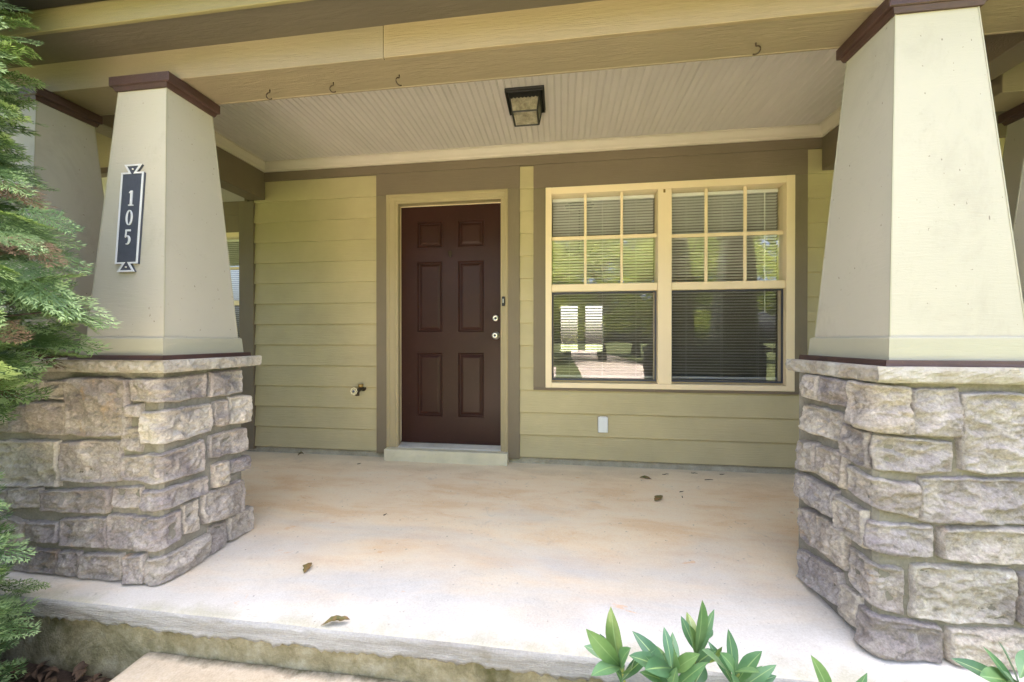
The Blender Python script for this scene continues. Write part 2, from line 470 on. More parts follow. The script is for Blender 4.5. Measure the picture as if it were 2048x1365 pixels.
def cbox(x0, x1, y0, y1, z0, z1, c=0.002):
    """box with chamfered edges"""
    c = min(c, (x1 - x0) * 0.45, (y1 - y0) * 0.45, (z1 - z0) * 0.45)
    V = []; idx = {}
    X = (x0, x1); Y = (y0, y1); Z = (z0, z1)
    for i in (0, 1):
        for j in (0, 1):
            for k in (0, 1):
                sx = 1 - 2 * i; sy = 1 - 2 * j; sz = 1 - 2 * k
                for a in range(3):
                    p = [X[i] + sx * c, Y[j] + sy * c, Z[k] + sz * c]
                    p[a] = (X[i], Y[j], Z[k])[a]
                    idx[(i, j, k, a)] = len(V); V.append(tuple(p))
    F = []
    def add(l):
        pts = [Vector(V[q]) for q in l]
        ctr = Vector(((x0 + x1) / 2, (y0 + y1) / 2, (z0 + z1) / 2))
        n = (pts[1] - pts[0]).cross(pts[2] - pts[0])
        if n.dot(sum(pts, Vector()) / len(pts) - ctr) < 0:
            l = l[::-1]
        F.append(l)
    for i in (0, 1):
        add([idx[(i, j, k, 0)] for j, k in ((0, 0), (1, 0), (1, 1), (0, 1))])
        add([idx[(j, i, k, 1)] for j, k in ((0, 0), (1, 0), (1, 1), (0, 1))])
        add([idx[(j, k, i, 2)] for j, k in ((0, 0), (1, 0), (1, 1), (0, 1))])
    for i in (0, 1):
        for j in (0, 1):
            add([idx[(i, j, 0, 0)], idx[(i, j, 1, 0)], idx[(i, j, 1, 1)], idx[(i, j, 0, 1)]])
            add([idx[(i, 0, j, 0)], idx[(i, 1, j, 0)], idx[(i, 1, j, 2)], idx[(i, 0, j, 2)]])
            add([idx[(0, i, j, 1)], idx[(1, i, j, 1)], idx[(1, i, j, 2)], idx[(0, i, j, 2)]])
    for i in (0, 1):
        for j in (0, 1):
            for k in (0, 1):
                add([idx[(i, j, k, 0)], idx[(i, j, k, 1)], idx[(i, j, k, 2)]])
    return V, F

def join(*parts):
    V = []; F = []
    for v, f in parts:
        n = len(V)
        V += list(v); F += [[q + n for q in g] for g in f]
    return V, F

def frustum(cx, cy, z0, hx0, hy0, z1, hx1, hy1, nz=1):
    V = []; F = []
    for k in range(nz + 1):
        t = k / nz
        hx = hx0 + (hx1 - hx0) * t; hy = hy0 + (hy1 - hy0) * t; z = z0 + (z1 - z0) * t
        V += [(cx - hx, cy - hy, z), (cx + hx, cy - hy, z), (cx + hx, cy + hy, z), (cx - hx, cy + hy, z)]
    for k in range(nz):
        a = 4 * k
        for i in range(4):
            j = (i + 1) % 4
            F.append([a + i, a + j, a + 4 + j, a + 4 + i])
    F.append([3, 2, 1, 0]); a = 4 * nz
    F.append([a, a + 1, a + 2, a + 3])
    return V, F

def extrude(profile, p0, p1, ax_u, ax_v):
    """closed 2D profile (list of (u,v)) swept from p0 to p1"""
    p0 = Vector(p0); p1 = Vector(p1); U = Vector(ax_u); W = Vector(ax_v)
    n = len(profile)
    V = [tuple(p0 + U * a + W * b) for a, b in profile] + [tuple(p1 + U * a + W * b) for a, b in profile]
    F = [[i, (i + 1) % n, n + (i + 1) % n, n + i] for i in range(n)]
    F += [list(range(n))[::-1], list(range(n, 2 * n))]
    me = bmesh.new()
    bv = [me.verts.new(v) for v in V]
    for f in F:
        me.faces.new([bv[i] for i in f])
    bmesh.ops.recalc_face_normals(me, faces=me.faces)
    me.verts.index_update()
    V2 = [tuple(v.co) for v in me.verts]; F2 = [[v.index for v in f.verts] for f in me.faces]
    me.free()
    return V2, F2

def tube(pts, rad, seg=8, cap=True):
    pts = [Vector(p) for p in pts]
    rads = rad if isinstance(rad, (list, tuple)) else [rad] * len(pts)
    V = []; F = []
    ref = Vector((0, 0, 1))
    for i, p in enumerate(pts):
        d = (pts[min(i + 1, len(pts) - 1)] - pts[max(i - 1, 0)]).normalized()
        a = d.cross(ref)
        if a.length < 0.05:
            a = d.cross(Vector((0, 1, 0)))
        a.normalize(); b = d.cross(a)
        for k in range(seg):
            t = 2 * math.pi * k / seg
            V.append(tuple(p + (a * math.cos(t) + b * math.sin(t)) * rads[i]))
    for i in range(len(pts) - 1):
        for k in range(seg):
            j = (k + 1) % seg
            F.append([i * seg + k, (i + 1) * seg + k, (i + 1) * seg + j, i * seg + j])
    if cap:
        F.append(list(range(seg))); F.append([(len(pts) - 1) * seg + k for k in range(seg)][::-1])
    return V, F

def lathe(prof, center, axis='Y', seg=24):
    """prof: (r, h) pairs revolved round an axis through center; h along the axis"""
    V = []; F = []
    c = Vector(center)
    for r, h in prof:
        for k in range(seg):
            t = 2 * math.pi * k / seg
            a, b = r * math.cos(t), r * math.sin(t)
            V.append(tuple(c + (Vector((a, h, b)) if axis == 'Y' else Vector((a, b, h)))))
    n = len(prof)
    for i in range(n - 1):
        for k in range(seg):
            j = (k + 1) % seg
            F.append([i * seg + k, i * seg + j, (i + 1) * seg + j, (i + 1) * seg + k])
    F.append(list(range(seg))[::-1]); F.append([(n - 1) * seg + k for k in range(seg)])
    return V, F

def fbm(x, y, z, o=4):
    return noise.fractal(Vector((x, y, z)), 0.9, 2.1, o)

# ------------------------------------------------------------------ ground, porch floor, step
YW = 3.046
def floor_z(y):
    return -0.0153 * (YW - y)

def plane(name, x0, x1, y0, y1, z, mat, nx=1, ny=1, amp=0.0):
    V = []; F = []
    for j in range(ny + 1):
        for i in range(nx + 1):
            x = x0 + (x1 - x0) * i / nx; y = y0 + (y1 - y0) * j / ny
            V.append((x, y, z + (amp * fbm(x * 3, y * 3, 1.7) if amp else 0)))
    for j in range(ny):
        for i in range(nx):
            a = j * (nx + 1) + i
            F.append([a, a + 1, a + nx + 2, a + nx + 1])
    return mk(name, (V, F), mat, None, amp > 0)

struct(plane('lawn', -120, 120, -120, 120, -0.36, 'grass'))
struct(plane('driveway', 0.8, 4.4, -40, -6.5, -0.354, 'drive'))
struct(plane('walkway', -1.5, -0.2, -12, 0.2, -0.35, 'drive'))
struct(plane('planting_bed', -4.5, -1.66, 0.35, 1.262, -0.33, 'soil', 60, 24, 0.02))
struct(plane('planting_bed', 0.03, 4.5, 0.35, 1.262, -0.33, 'soil', 60, 24, 0.02))

def porch_floor():
    xs = list(np.arange(-5.0, -2.6, 0.2)) + list(np.arange(-2.6, 2.0, 0.0125)) + list(np.arange(2.0, 4.7, 0.2))
    V = []; F = []; mi = []
    for x in xs:
        n1 = fbm(x * 3.1, 0.3, 0.0) * 0.0035
        n2 = fbm(x * 9.0, 5.3, 0.0) * 0.010 + abs(fbm(x * 31.0, 7.7, 0.0)) * 0.018
        tz = floor_z(1.235)
        ye = 1.235 + n1
        pr = [(3.075, floor_z(3.075)), (2.2, floor_z(2.2)), (1.6, floor_z(1.6)), (ye + 0.022, floor_z(1.257)), (ye + 0.009, tz - 0.002), (ye + 0.002, tz - 0.007)]
        for k in range(6):
            t = k / 5
            pr.append((ye + 0.0045 * fbm(x * 14, t * 3.0, 3.3) + 0.003 * fbm(x * 45, t * 9.0, 6.3), tz - 0.013 - t * (0.050 + n2 * 1.1)))
        pr.append((1.282, pr[-1][1] + 0.012))
        V += [(x, a, b) for a, b in pr]
    n = 13
    for i in range(len(xs) - 1):
        for k in range(n - 1):
            a = i * n + k
            F.append([a, a + 1, a + n + 1, a + n]); mi.append(0 if k < 4 else 1)
    o = mk('porch_floor', (V, F), ['floor', 'slab_edge'], None, True)
    o.data.polygons.foreach_set('material_index', mi)
    struct(o)
    V = []; F = []
    xs = np.arange(-5.0, 4.6, 0.02); zs = np.linspace(-0.06, -0.42, 20)
    for x in xs:
        for z in zs:
            V.append((x, 1.272 - 0.008 * fbm(x * 6, z * 9, 2.0) - 0.009 * abs(fbm(x * 17, z * 30, 9.0)), z))
    m = len(zs)
    for i in range(len(xs) - 1):
        for k in range(m - 1):
            a = i * m + k
            F.append([a, a + 1, a + m + 1, a + m])
    mk('foundation_wall', (V, F), 'riser', o, True)
porch_floor()

def front_step():
    x0, x1, y0, y1, zt, zb = -1.612, 0.01, 0.58, 1.266, -0.212, -0.40
    nx, ny = 80, 36
    V = []; F = []
    for j in range(ny + 1):
        for i in range(nx + 1):
            x = x0 + (x1 - x0) * i / nx; y = y0 + (y1 - y0) * j / ny
            e = min(i, nx - i, j) / 1.0
            z = zt + 0.010 * i / nx + 0.002 * fbm(x * 5, y * 5, 0) - (0.008 if e < 1 else 0.0)
            xo = 0.003 * fbm(y * 14, 3, 0) if i in (0, nx) else 0
            V.append((x + xo, y, z))
    for j in range(ny):
        for i in range(nx):
            a = j * (nx + 1) + i
            F.append([a, a + 1, a + nx + 2, a + nx + 1])
    ring = [j * (nx + 1) for j in range(ny, -1, -1)] + list(range(1, nx + 1)) + [j * (nx + 1) + nx for j in range(1, ny + 1)]
    b = len(V)
    V += [(V[q][0], V[q][1], zb) for q in ring]
    for k in range(len(ring) - 1):
        F.append([ring[k], b + k, b + k + 1, ring[k + 1]])
    o = mk('concrete_step', (V, F), 'step', None, False)
    tag(o, 'low concrete step poured against the mossy riser below the porch slab', 'step')
front_step()

# ------------------------------------------------------------------ house
house = thing('house', (-0.5, YW + 0.05, 0.0), 'olive lap siding house front with brown door and double window', 'house')

def wall_piece(name, x0, x1, z0, z1, mat='trim', y0=YW + 0.006, y1=YW + 0.14, parent=house):
    return mk(name, cbox(x0, x1, y0, y1, z0, z1, 0.001), mat, parent)

# sheathing round the door and window openings = the wall; siding boards are its pieces
wall = mk('wall', join(
    cbox(-2.72, -1.43, YW + 0.007, YW + 0.14, 0.05, 2.62, 0.001),
    cbox(-1.43, -0.46, YW + 0.007, YW + 0.14, 2.175, 2.62, 0.001),
    cbox(-0.46, -0.10, YW + 0.007, YW + 0.14, 0.05, 2.62, 0.001),
    cbox(-0.10, 1.69, YW + 0.007, YW + 0.14, 2.19, 2.62, 0.001),
    cbox(-0.10, 1.69, YW + 0.007, YW + 0.14, 0.05, 0.66, 0.001),
    cbox(1.69, 5.4, YW + 0.007, YW + 0.14, 0.05, 2.62, 0.001)), 'siding', house)
EXPO = 0.1816
Z0 = 0.056
def sheet(x0, x1, y, z0, z1):
    return [(x0, y, z0), (x1, y, z0), (x1, y, z1), (x0, y, z1)], [[0, 1, 2, 3]]
def siding_run(x0, x1, ks, yw=YW, parent=None):
    prof = [(-0.0170, 0.0), (-0.0185, 0.0022), (-0.0020, EXPO + 0.006), (0.006, EXPO + 0.006), (0.006, 0.0)]
    parent = parent or wall
    src = None
    for k in ks:
        if src is None:
            off = org(parent)
            src = mk('siding_board', extrude(prof, (off.x + x0, off.y, off.z), (off.x + x1, off.y, off.z), (0, 1, 0), (0, 0, 1)), 'siding', parent)
            o = src
        else:
            o = inst(src, parent)
        o.location = (-off.x, yw - off.y, Z0 + EXPO * k - off.z)
siding_run(-2.7225, -1.5618, range(13))
siding_run(-0.3308, 2.9, range(3))
siding_run(2.9005, 5.4, range(13))
siding_run(-0.3308, -0.219, range(3, 13))
siding_run(1.8045, 2.9, range(3, 13))

found = mk('foundation', cbox(-2.86, 5.4, YW + 0.004, YW + 0.05, -0.05, 0.0535, 0.001), 'foundation', house)
TY = YW - 0.026
def trim(x0, x1, z0, z1, mat='trim', y0=TY, y1=YW + 0.0065, name='trim_board'):
    return mk(name, cbox(x0, x1, y0, y1, z0, z1, 0.0015), mat, house)
trim(-2.7225, 5.4, 2.4195, 2.60, 'trim_h', TY - 0.004, name='frieze_board')
trim(-1.5615, -0.3312, 2.2375, 2.4185, 'trim_h')
trim(-1.5615, -1.4690, 0.040, 2.2365)
trim(-0.4270, -0.3312, 0.040, 2.2365)
trim(-0.2187, 1.8043, 2.2285, 2.4185, 'trim_h')
trim(-0.2187, -0.1227, 0.625, 2.2275)
trim(1.7172, 1.8043, 0.625, 2.2275)
trim(-0.2187, 1.8043, 0.6035, 0.6240, 'trim_h', name='apron_board')
# corner post, wraps the outside corner
mk('corner_post', join(cbox(-2.8656, -2.7235, TY - 0.002, YW + 0.03, 0.03, 2.247, 0.002),
                       cbox(-2.8650, -2.835, YW + 0.0305, 3.75, 0.03, 2.60, 0.002)), 'trim', house)

# door casing: stepped brick mould, mitred at the head
def casing():
    prof = [(0.0, 0.0), (0.0, -0.030), (0.012, -0.036), (0.028, -0.036), (0.034, -0.029), (0.070, -0.026), (0.078, -0.018), (0.100, -0.016), (0.100, 0.006), (0.10, 0.006)][:-1]
    xl, xr, zt, zb = -1.4695, -0.4265, 2.2375, 0.09
    V = []; F = []
    n = len(prof)
    for a, d in prof: V.append((xl + a, YW + d, zb))
    for a, d in prof: V.append((xl + a, YW + d, zt - a * 0.75))
    for a, d in prof: V.append((xr - a * 0.62, YW + d, zt - a * 0.75))
    for a, d in prof: V.append((xr - a * 0.62, YW + d, zb))
    for s in range(3):
        for i in range(n):
            j = (i + 1) % n
            F.append([s * n + i, s * n + j, (s + 1) * n + j, (s + 1) * n + i])
    return V, F
mk('door_casing', casing(), 'casing', house)
# jamb and stop
mk('door_jamb', join(cbox(-1.3972, -1.3795, 3.052, 3.16, 0.10, 2.1625, 0.001), cbox(-0.4882, -0.465, 3.053, 3.16, 0.10, 2.1625, 0.001),
                     cbox(-1.41, -0.46, 3.0535, 3.16, 2.1635, 2.185, 0.001)), 'casing', house)
mk('weather_strip', join(cbox(-1.3795, -1.3755, 3.098, 3.106, 0.13, 2.1615, 0.0005), cbox(-1.3755, -0.49, 3.098, 3.106, 2.1555, 2.161, 0.0005)), 'vinyl', house)

DY = 3.106
door = None
def make_door():
    global door
    xs = [-1.392, -1.231, -1.007, -0.867, -0.643, -0.47]
    zs = [0.122, 0.350, 0.897, 1.076, 1.679, 1.801, 2.024, 2.170]
    V = []; F = []
    for z in zs:
        for x in xs: V.append((x, DY, z))
    W = len(xs)
    holes = []
    for j in range(len(zs) - 1):
        for i in range(W - 1):
            if i in (1, 3) and j in (1, 3, 5):
                holes.append((xs[i], xs[i + 1], zs[j], zs[j + 1])); continue
            a = j * W + i
            F.append([a, a + 1, a + W + 1, a + W])
    b = cbox(xs[0], xs[-1], DY + 0.016, DY + 0.045, zs[0], zs[-1], 0.001)
    door = mk('door', join((V, F), b), 'door', house)
    for (x0, x1, z0, z1) in holes:
        V = []; F = []
        rings = [(0, 0), (0.003, 0.006), (0.010, 0.0135), (0.015, 0.0135), (0.019, 0.008), (0.023, 0.011), (0.042, 0.0010), (0.045, 0.0008)]
        for ins, d in rings:
            V += [(x0 + ins, DY + d, z0 + ins), (x1 - ins, DY + d, z0 + ins), (x1 - ins, DY + d, z1 - ins), (x0 + ins, DY + d, z1 - ins)]
        for r in range(len(rings) - 1):
            for i in range(4):
                j = (i + 1) % 4
                F.append([r * 4 + i, r * 4 + j, r * 4 + 4 + j, r * 4 + 4 + i])
        r = (len(rings) - 1) * 4
        F.append([r, r + 1, r + 2, r + 3])
        mk('panel', (V, F), 'door', door)
    # knob with rose, deadbolt, knocker
    kx, kz = -0.540, 1.045
    mk('knob', lathe([(0.033, 0.0), (0.033, -0.006), (0.027, -0.010), (0.013, -0.013), (0.012, -0.030), (0.022, -0.038), (0.0265, -0.048), (0.0265, -0.056), (0.021, -0.063), (0.011, -0.065), (0.009, -0.062), (0.002, -0.062)], (kx, DY, kz), 'Y', 32), 'nickel', door, True)
    mk('keyhole', lathe([(0.0075, -0.0615), (0.0075, -0.0655), (0.002, -0.0657)], (kx, DY, kz), 'Y', 16), 'black', door, True)
    mk('deadbolt', lathe([(0.0265, 0.0), (0.0265, -0.012), (0.023, -0.020), (0.012, -0.022), (0.010, -0.019), (0.002, -0.019)], (kx - 0.002, DY, 1.190), 'Y', 32), 'nickel', door, True)
    mk('keyhole', lathe([(0.0085, -0.018), (0.0085, -0.0225), (0.002, -0.0226)], (kx - 0.002, DY, 1.190), 'Y', 16), 'black', door, True)
    pts = []
    V = []; F = []
    kc = (-0.937, 1.745)
    prof = [(0, -0.034), (0.012, -0.022), (0.0165, 0.0), (0.014, 0.016), (0.007, 0.026), (-0.007, 0.026), (-0.014, 0.016), (-0.0165, 0.0), (-0.012, -0.022)]
    n = len(prof)
    for s, d in ((1.0, 0.0), (1.0, -0.006), (0.7, -0.010), (0.62, -0.006), (0.3, -0.007)):
        V += [(kc[0] + a * s, DY + d, kc[1] + b * s) for a, b in prof]
    for r in range(4):
        for i in range(n):
            j = (i + 1) % n
            F.append([r * n + i, r * n + j, (r + 1) * n + j, (r + 1) * n + i])
    F.append([4 * n + i for i in range(n)])
    mk('knocker', (V, F), 'rust', door)
    mk('sweep', cbox(-1.372, -0.492, DY - 0.006, DY - 0.0005, 0.123, 0.135, 0.001), 'door', door)
make_door()
th = []
for k in range(6):
    y0 = 3.028 + k * 0.0125
    th.append(cbox(-1.372, -0.489, y0, y0 + 0.0105, 0.095, 0.1045 + k * 0.0032, 0.0015))
th.append(cbox(-1.374, -0.487, 3.024, 3.10, 0.085, 0.0995, 0.001))
mk('threshold', join(*th), 'threshold', house)
def sill_board():
    x0, x1, y0, y1, z0, z1 = -1.468, -0.424, 2.962, 3.05, -0.02, 0.0945
    V, F = cbox(x0, x1, y0, y1, z0, z1, 0.004)
    return V, F
mk('sill_board', sill_board(), 'sill', house)

# double window
def make_window():
    L, R, B, T = -0.1218, 1.7164, 0.6252, 2.2278
    y0, y1 = 3.014, 3.135
    outer = join(cbox(L, -0.0730, y0, y1, B, T, 0.002), cbox(1.6575, R, y0, y1, B, T, 0.002),
                 cbox(-0.0728, 1.6573, y0 + 0.001, y1, 2.1735, T - 0.0005, 0.002), cbox(-0.0728, 1.6573, y0 - 0.004, y1, B + 0.0005, 0.667, 0.003),
                 cbox(0.7435, 0.8460, y0 + 0.0005, y1 - 0.001, 0.6675, 2.173, 0.002))
    win = mk('window', outer, 'vinyl', house)
    for (a, b, mx, hz) in ((-0.0725, 0.7430, ((0.184, 0.205), (0.467, 0.488)), (1.812, 1.842)), (0.8465, 1.6570, ((1.097, 1.121), (1.377, 1.401)), (1.802, 1.830))):
        mk('meeting_rail', cbox(a, b, 3.028, 3.085, 1.394, 1.454, 0.003), 'vinyl', win)
        mk('pane', sheet(a, b, 3.0625, 1.45, 2.176), 'glass', win)
        mk('pane', sheet(a, b, 3.0875, 0.665, 1.398), 'glass', win)
        for (p, q) in mx:
            mk('muntin', cbox(p, q, 3.0525, 3.0595, 1.4545, 2.1733, 0.002), 'vinyl', win)
        mk('muntin', cbox(a, b, 3.0535, 3.0600, hz[0], hz[1], 0.002), 'vinyl', win)
        # lower sash stiles and rail, dark screen frame
        mk('sash', join(cbox(a, a + 0.016, 3.0745, 3.1005, 0.668, 1.393, 0.002), cbox(b - 0.016, b, 3.0745, 3.1005, 0.668, 1.393, 0.002), cbox(a + 0.0165, b - 0.0165, 3.075, 3.10, 0.668, 0.694, 0.002)), 'vinyl', win)
        mk('screen_frame', join(cbox(a + 0.002, a + 0.014, 3.050, 3.058, 0.682, 1.392, 0.001), cbox(b - 0.014, b - 0.002, 3.050, 3.058, 0.682, 1.392, 0.001),
                                cbox(a + 0.0142, b - 0.0142, 3.0502, 3.058, 0.682, 0.696, 0.001), cbox(a + 0.0142, b - 0.0142, 3.0502, 3.058, 1.380, 1.392, 0.001)), 'plaque', win)
        mk('insect_screen', ([(a + 0.012, 3.054, 0.69), (b - 0.012, 3.054, 0.69), (b - 0.012, 3.054, 1.386), (a + 0.012, 3.054, 1.386)], [[0, 1, 2, 3]]), 'screen', win)
    mk('latch', cbox(0.782, 0.797, y0 - 0.006, y0 + 0.0005, 2.142, 2.168, 0.002), 'brass', win)
make_window()

# set-back wall to the left with its own window
FYW = 3.84
wall2 = mk('wall', join(cbox(-7.5, -4.75, FYW + 0.007, FYW + 0.14, 0.03, 2.62, 0.001), cbox(-4.75, -3.45, FYW + 0.007, FYW + 0.14, 2.2, 2.62, 0.001),
                        cbox(-4.75, -3.45, FYW + 0.007, FYW + 0.14, 0.03, 0.66, 0.001), cbox(-3.45, -2.72, FYW + 0.007, FYW + 0.14, 0.03, 2.62, 0.001)), 'siding', house)
siding_run(-3.30, -2.86, range(13), FYW, wall2)
siding_run(-4.9, -3.30, range(3), FYW, wall2)
siding_run(-7.5, -4.9005, range(13), FYW, wall2)
mk('trim_board', cbox(-4.9, -3.3, FYW - 0.019, FYW + 0.006, 2.2285, 2.4195, 0.0015), 'trim_h', house)
mk('trim_board', cbox(-3.40, -3.3005, FYW - 0.019, FYW + 0.006, 0.605, 2.228, 0.0015), 'trim', house)
mk('trim_board', cbox(-4.8995, -4.80, FYW - 0.019, FYW + 0.006, 0.605, 2.228, 0.0015), 'trim', house)
mk('frieze_board', cbox(-7.5, -2.87, FYW - 0.023, FYW + 0.006, 2.42, 2.60, 0.0015), 'trim_h', house)
def window2():
    y0, y1 = FYW - 0.03, FYW + 0.09
    w = mk('window', join(cbox(-4.80, -4.745, y0, y1, 0.62, 2.228, 0.002), cbox(-3.455, -3.40, y0, y1, 0.62, 2.228, 0.002),
                          cbox(-4.7448, -3.4552, y0 + 0.001, y1, 2.176, 2.2275, 0.002), cbox(-4.7448, -3.4552, y0 - 0.003, y1, 0.6205, 0.667, 0.002)), 'vinyl', house)
    mk('meeting_rail', cbox(-4.7446, -3.4554, y0 + 0.012, y1 - 0.02, 1.40, 1.456, 0.003), 'vinyl', w)
    mk('pane', sheet(-4.7446, -3.4554, FYW + 0.0165, 1.45, 2.177), 'glass', w)
    mk('pane', sheet(-4.7446, -3.4554, FYW + 0.0395, 0.666, 1.402), 'glass', w)
    mk('muntin', cbox(-4.7446, -3.4554, FYW + 0.008, FYW + 0.014, 1.812, 1.842, 0.002), 'vinyl', w)
    mk('muntin', cbox(-4.11, -4.09, FYW + 0.007, FYW + 0.0135, 1.4565, 2.1755, 0.002), 'vinyl', w)
    mk('insect_screen', ([(-4.74, FYW + 0.004, 0.67), (-3.46, FYW + 0.004, 0.67), (-3.46, FYW + 0.004, 1.40), (-4.74, FYW + 0.004, 1.40)], [[0, 1, 2, 3]]), 'screen', w)
window2()

# rooms behind the windows
mk('room_shell', join(
    cbox(-1.75, 4.6, 3.19, 6.9, 0.02, 0.10, 0.001)), 'carpet', house)
mk('room_ceiling', cbox(-7.4, 5.4, 3.187, 7.3, 2.63, 2.70, 0.001), 'room', house)
mk('room_wall', join(
    cbox(-1.85, -1.751, 3.19, 6.9, 0.02, 2.628, 0.001), cbox(4.601, 4.70, 3.19, 6.9, 0.02, 2.628, 0.001),
    cbox(-1.75, 0.0, 6.70, 6.85, 0.101, 2.628, 0.001), cbox(0.74, 4.6, 6.70, 6.85, 0.101, 2.628, 0.001),
    cbox(0.0, 0.74, 6.70, 6.85, 1.63, 2.628, 0.001), cbox(0.0, 0.74, 6.70, 6.85, 0.101, 0.80, 0.001),
    cbox(0.30, 0.43, 6.70, 6.85, 0.80, 1.63, 0.001),
    cbox(-7.4, -1.851, 6.70, 6.85, 0.02, 2.628, 0.001), cbox(-7.5, -7.401, 3.99, 6.9, 0.02, 2.628, 0.001)), 'room', house)

# main roof
def roof_prism():
    prof = [(1.24, 2.545), (6.0, 5.0), (11.0, 2.45), (11.0, 2.55), (6.0, 5.13), (1.24, 2.67)]
    V = []; F = []
    for x in (-9.0, 8.0):
        V += [(x, y, z) for y, z in prof]
    n = len(prof)
    for i in range(n):
        j = (i + 1) % n
        F.append([i, j, n + j, n + i])
    F.append(list(range(n))); F.append(list(range(n, 2 * n)))
    return V, F
mk('roof', roof_prism(), 'shingle', house)

# ------------------------------------------------------------------ porch roof: beams, soffit, fascia, boarded ceiling
porch = thing('porch_roof', (-0.3, 1.6, 2.21), 'tan porch beams with boarded ceiling, soffit and fascia on tapered columns', 'porch roof')
BF, BB, BZ, BT = 1.5138, 1.7031, 2.2102, 2.3423
mk('beam', cbox(-5.2, 5.0, BF + 0.0165, BB, BZ + 0.003, 2.60, 0.003), 'beam', porch)
mk('beam_board', cbox(-5.2, -0.7495, BF, BF + 0.016, BZ, BT + 0.02, 0.002), 'beam', porch)
mk('beam_board', cbox(-0.7480, 5.0, BF - 0.0012, BF + 0.016, BZ, BT + 0.02, 0.002), 'beam_b', porch)
mk('beam_lip', cbox(-2.60, 1.895, BB - 0.002, BB + 0.009, BZ + 0.001, 2.30, 0.002), 'beam', porch)
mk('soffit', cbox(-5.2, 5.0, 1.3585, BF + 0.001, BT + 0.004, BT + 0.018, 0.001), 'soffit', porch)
mk('fascia', cbox(-5.2, 5.0, 1.3414, 1.3580, BT - 0.006, 2.437, 0.0025), 'fascia', porch)
mk('gutter', join(cbox(-5.2, 5.0, 1.245, 1.3405, 2.426, 2.55, 0.006), cbox(-5.2, 5.0, 1.225, 1.2445, 2.50, 2.56, 0.004)), 'gutter', porch)
mk('side_beam', cbox(-2.755, -2.608, BB + 0.001, YW - 0.021, 2.2505, 2.60, 0.003), 'trim_h', porch)
mk('side_beam', cbox(1.90, 2.045, BB + 0.001, YW - 0.021, 2.2505, 2.60, 0.003), 'trim_h', porch)
mk('rear_beam', cbox(-6.5, -2.9, 2.26, 2.44, BZ, 2.60, 0.003), 'beam', porch)
mk('rear_beam', cbox(2.12, 5.0, 2.11, 2.29, BZ, 2.60, 0.003), 'beam', porch)
CZ = 2.5605
prof = [(0, 0), (0.0320, 0), (0.0332, 0.0027), (0.0342, 0.0027), (0.0350, 0.0008), (0.0370, 0.0), (0.0392, 0.0008), (0.0400, 0.0027), (0.0410, 0.0027), (0.0428, 0.0), (0.0428, 0.012), (0, 0.012)]
off = org(porch)
src = mk('ceiling_board', extrude(prof, (off.x, BB + 0.01, off.z), (off.x, YW - 0.024, off.z), (1, 0, 0), (0, 0, 1)), 'ceiling', porch)
xx = -2.608
first = True
while xx < 1.90:
    o = src if first else inst(src, porch)
    first = False
    o.location = (xx - off.x, 0, CZ - off.z)
    xx += 0.0429
mk('ceiling_backing', cbox(-7.5, 5.0, 1.37, 3.95, 2.601, 2.625, 0.001), 'soffit', porch)
mk('side_ceiling', cbox(-7.5, -2.756, BB + 0.002, FYW - 0.03, 2.575, 2.5995, 0.001), 'ceiling', porch)
mk('side_ceiling', cbox(2.046, 5.0, BB + 0.002, YW - 0.03, 2.575, 2.5995, 0.001), 'soffit', porch)  # dark soffit colour here paints in the dimness of the neighbouring porch ceiling
crown_p = [(0, 0), (0, 0.070), (-0.062, 0.070), (-0.062, 0.063), (-0.052, 0.060), (-0.044, 0.050), (-0.030, 0.030), (-0.016, 0.020), (-0.012, 0.012), (-0.012, 0.0)]
mk('crown_moulding', extrude(crown_p, (-2.607, TY - 0.0042, 2.4905), (1.899, TY - 0.0042, 2.4905), (0, 1, 0), (0, 0, 1)), 'crown', porch)
mk('crown_moulding', extrude(crown_p, (-2.6078, BB + 0.01, 2.4903), (-2.6078, TY - 0.005, 2.4903), (-1, 0, 0), (0, 0, 1)), 'crown', porch)
mk('crown_moulding', extrude(crown_p, (1.8998, BB + 0.01, 2.4903), (1.8998, TY - 0.005, 2.4903), (1, 0, 0), (0, 0, 1)), 'crown', porch)

# ------------------------------------------------------------------ stone piers
RS = [(-0.241, 0.77, 0.867, -0.099, 0.764, 0.862), (-0.322, 0.773, 0.872, -0.244, 0.769, 0.869), (-0.093, 0.718, 0.869, 0.088, 0.701, 0.858), (0.093, 0.705, 0.855, 0.227, 0.701, 0.854), (0.23, 0.588, 0.843, 0.428, 0.593, 0.847), (-0.348, 0.629, 0.741, -0.124, 0.637, 0.745), (-0.129, 0.579, 0.71, -0.012, 0.581, 0.705), (-0.01, 0.581, 0.701, 0.208, 0.587, 0.683), (-0.374, 0.451, 0.582, -0.258, 0.48, 0.597), (-0.252, 0.482, 0.595, -0.107, 0.472, 0.596), (-0.1, 0.474, 0.564, 0.112, 0.434, 0.544), (0.117, 0.426, 0.566, 0.43, 0.429, 0.577), (-0.379, 0.334, 0.443, -0.155, 0.341, 0.452), (-0.159, 0.317, 0.433, -0.02, 0.309, 0.435), (-0.022, 0.317, 0.411, 0.157, 0.314, 0.411), (0.172, 0.311, 0.408, 0.43, 0.314, 0.425), (-0.349, 0.172, 0.304, -0.265, 0.171, 0.317), (-0.265, 0.184, 0.314, -0.105, 0.176, 0.333), (-0.095, 0.154, 0.277, 0.075, 0.115, 0.265), (0.098, 0.105, 0.282, 0.385, 0.112, 0.291), (-0.377, -0.015, 0.113, -0.131, 0.029, 0.165), (-0.134, 0.001, 0.116, -0.044, 0.013, 0.132), (-0.049, -0.037, 0.109, 0.18, -0.036, 0.091), (0.199, -0.021, 0.085, 0.432, -0.032, 0.096)]
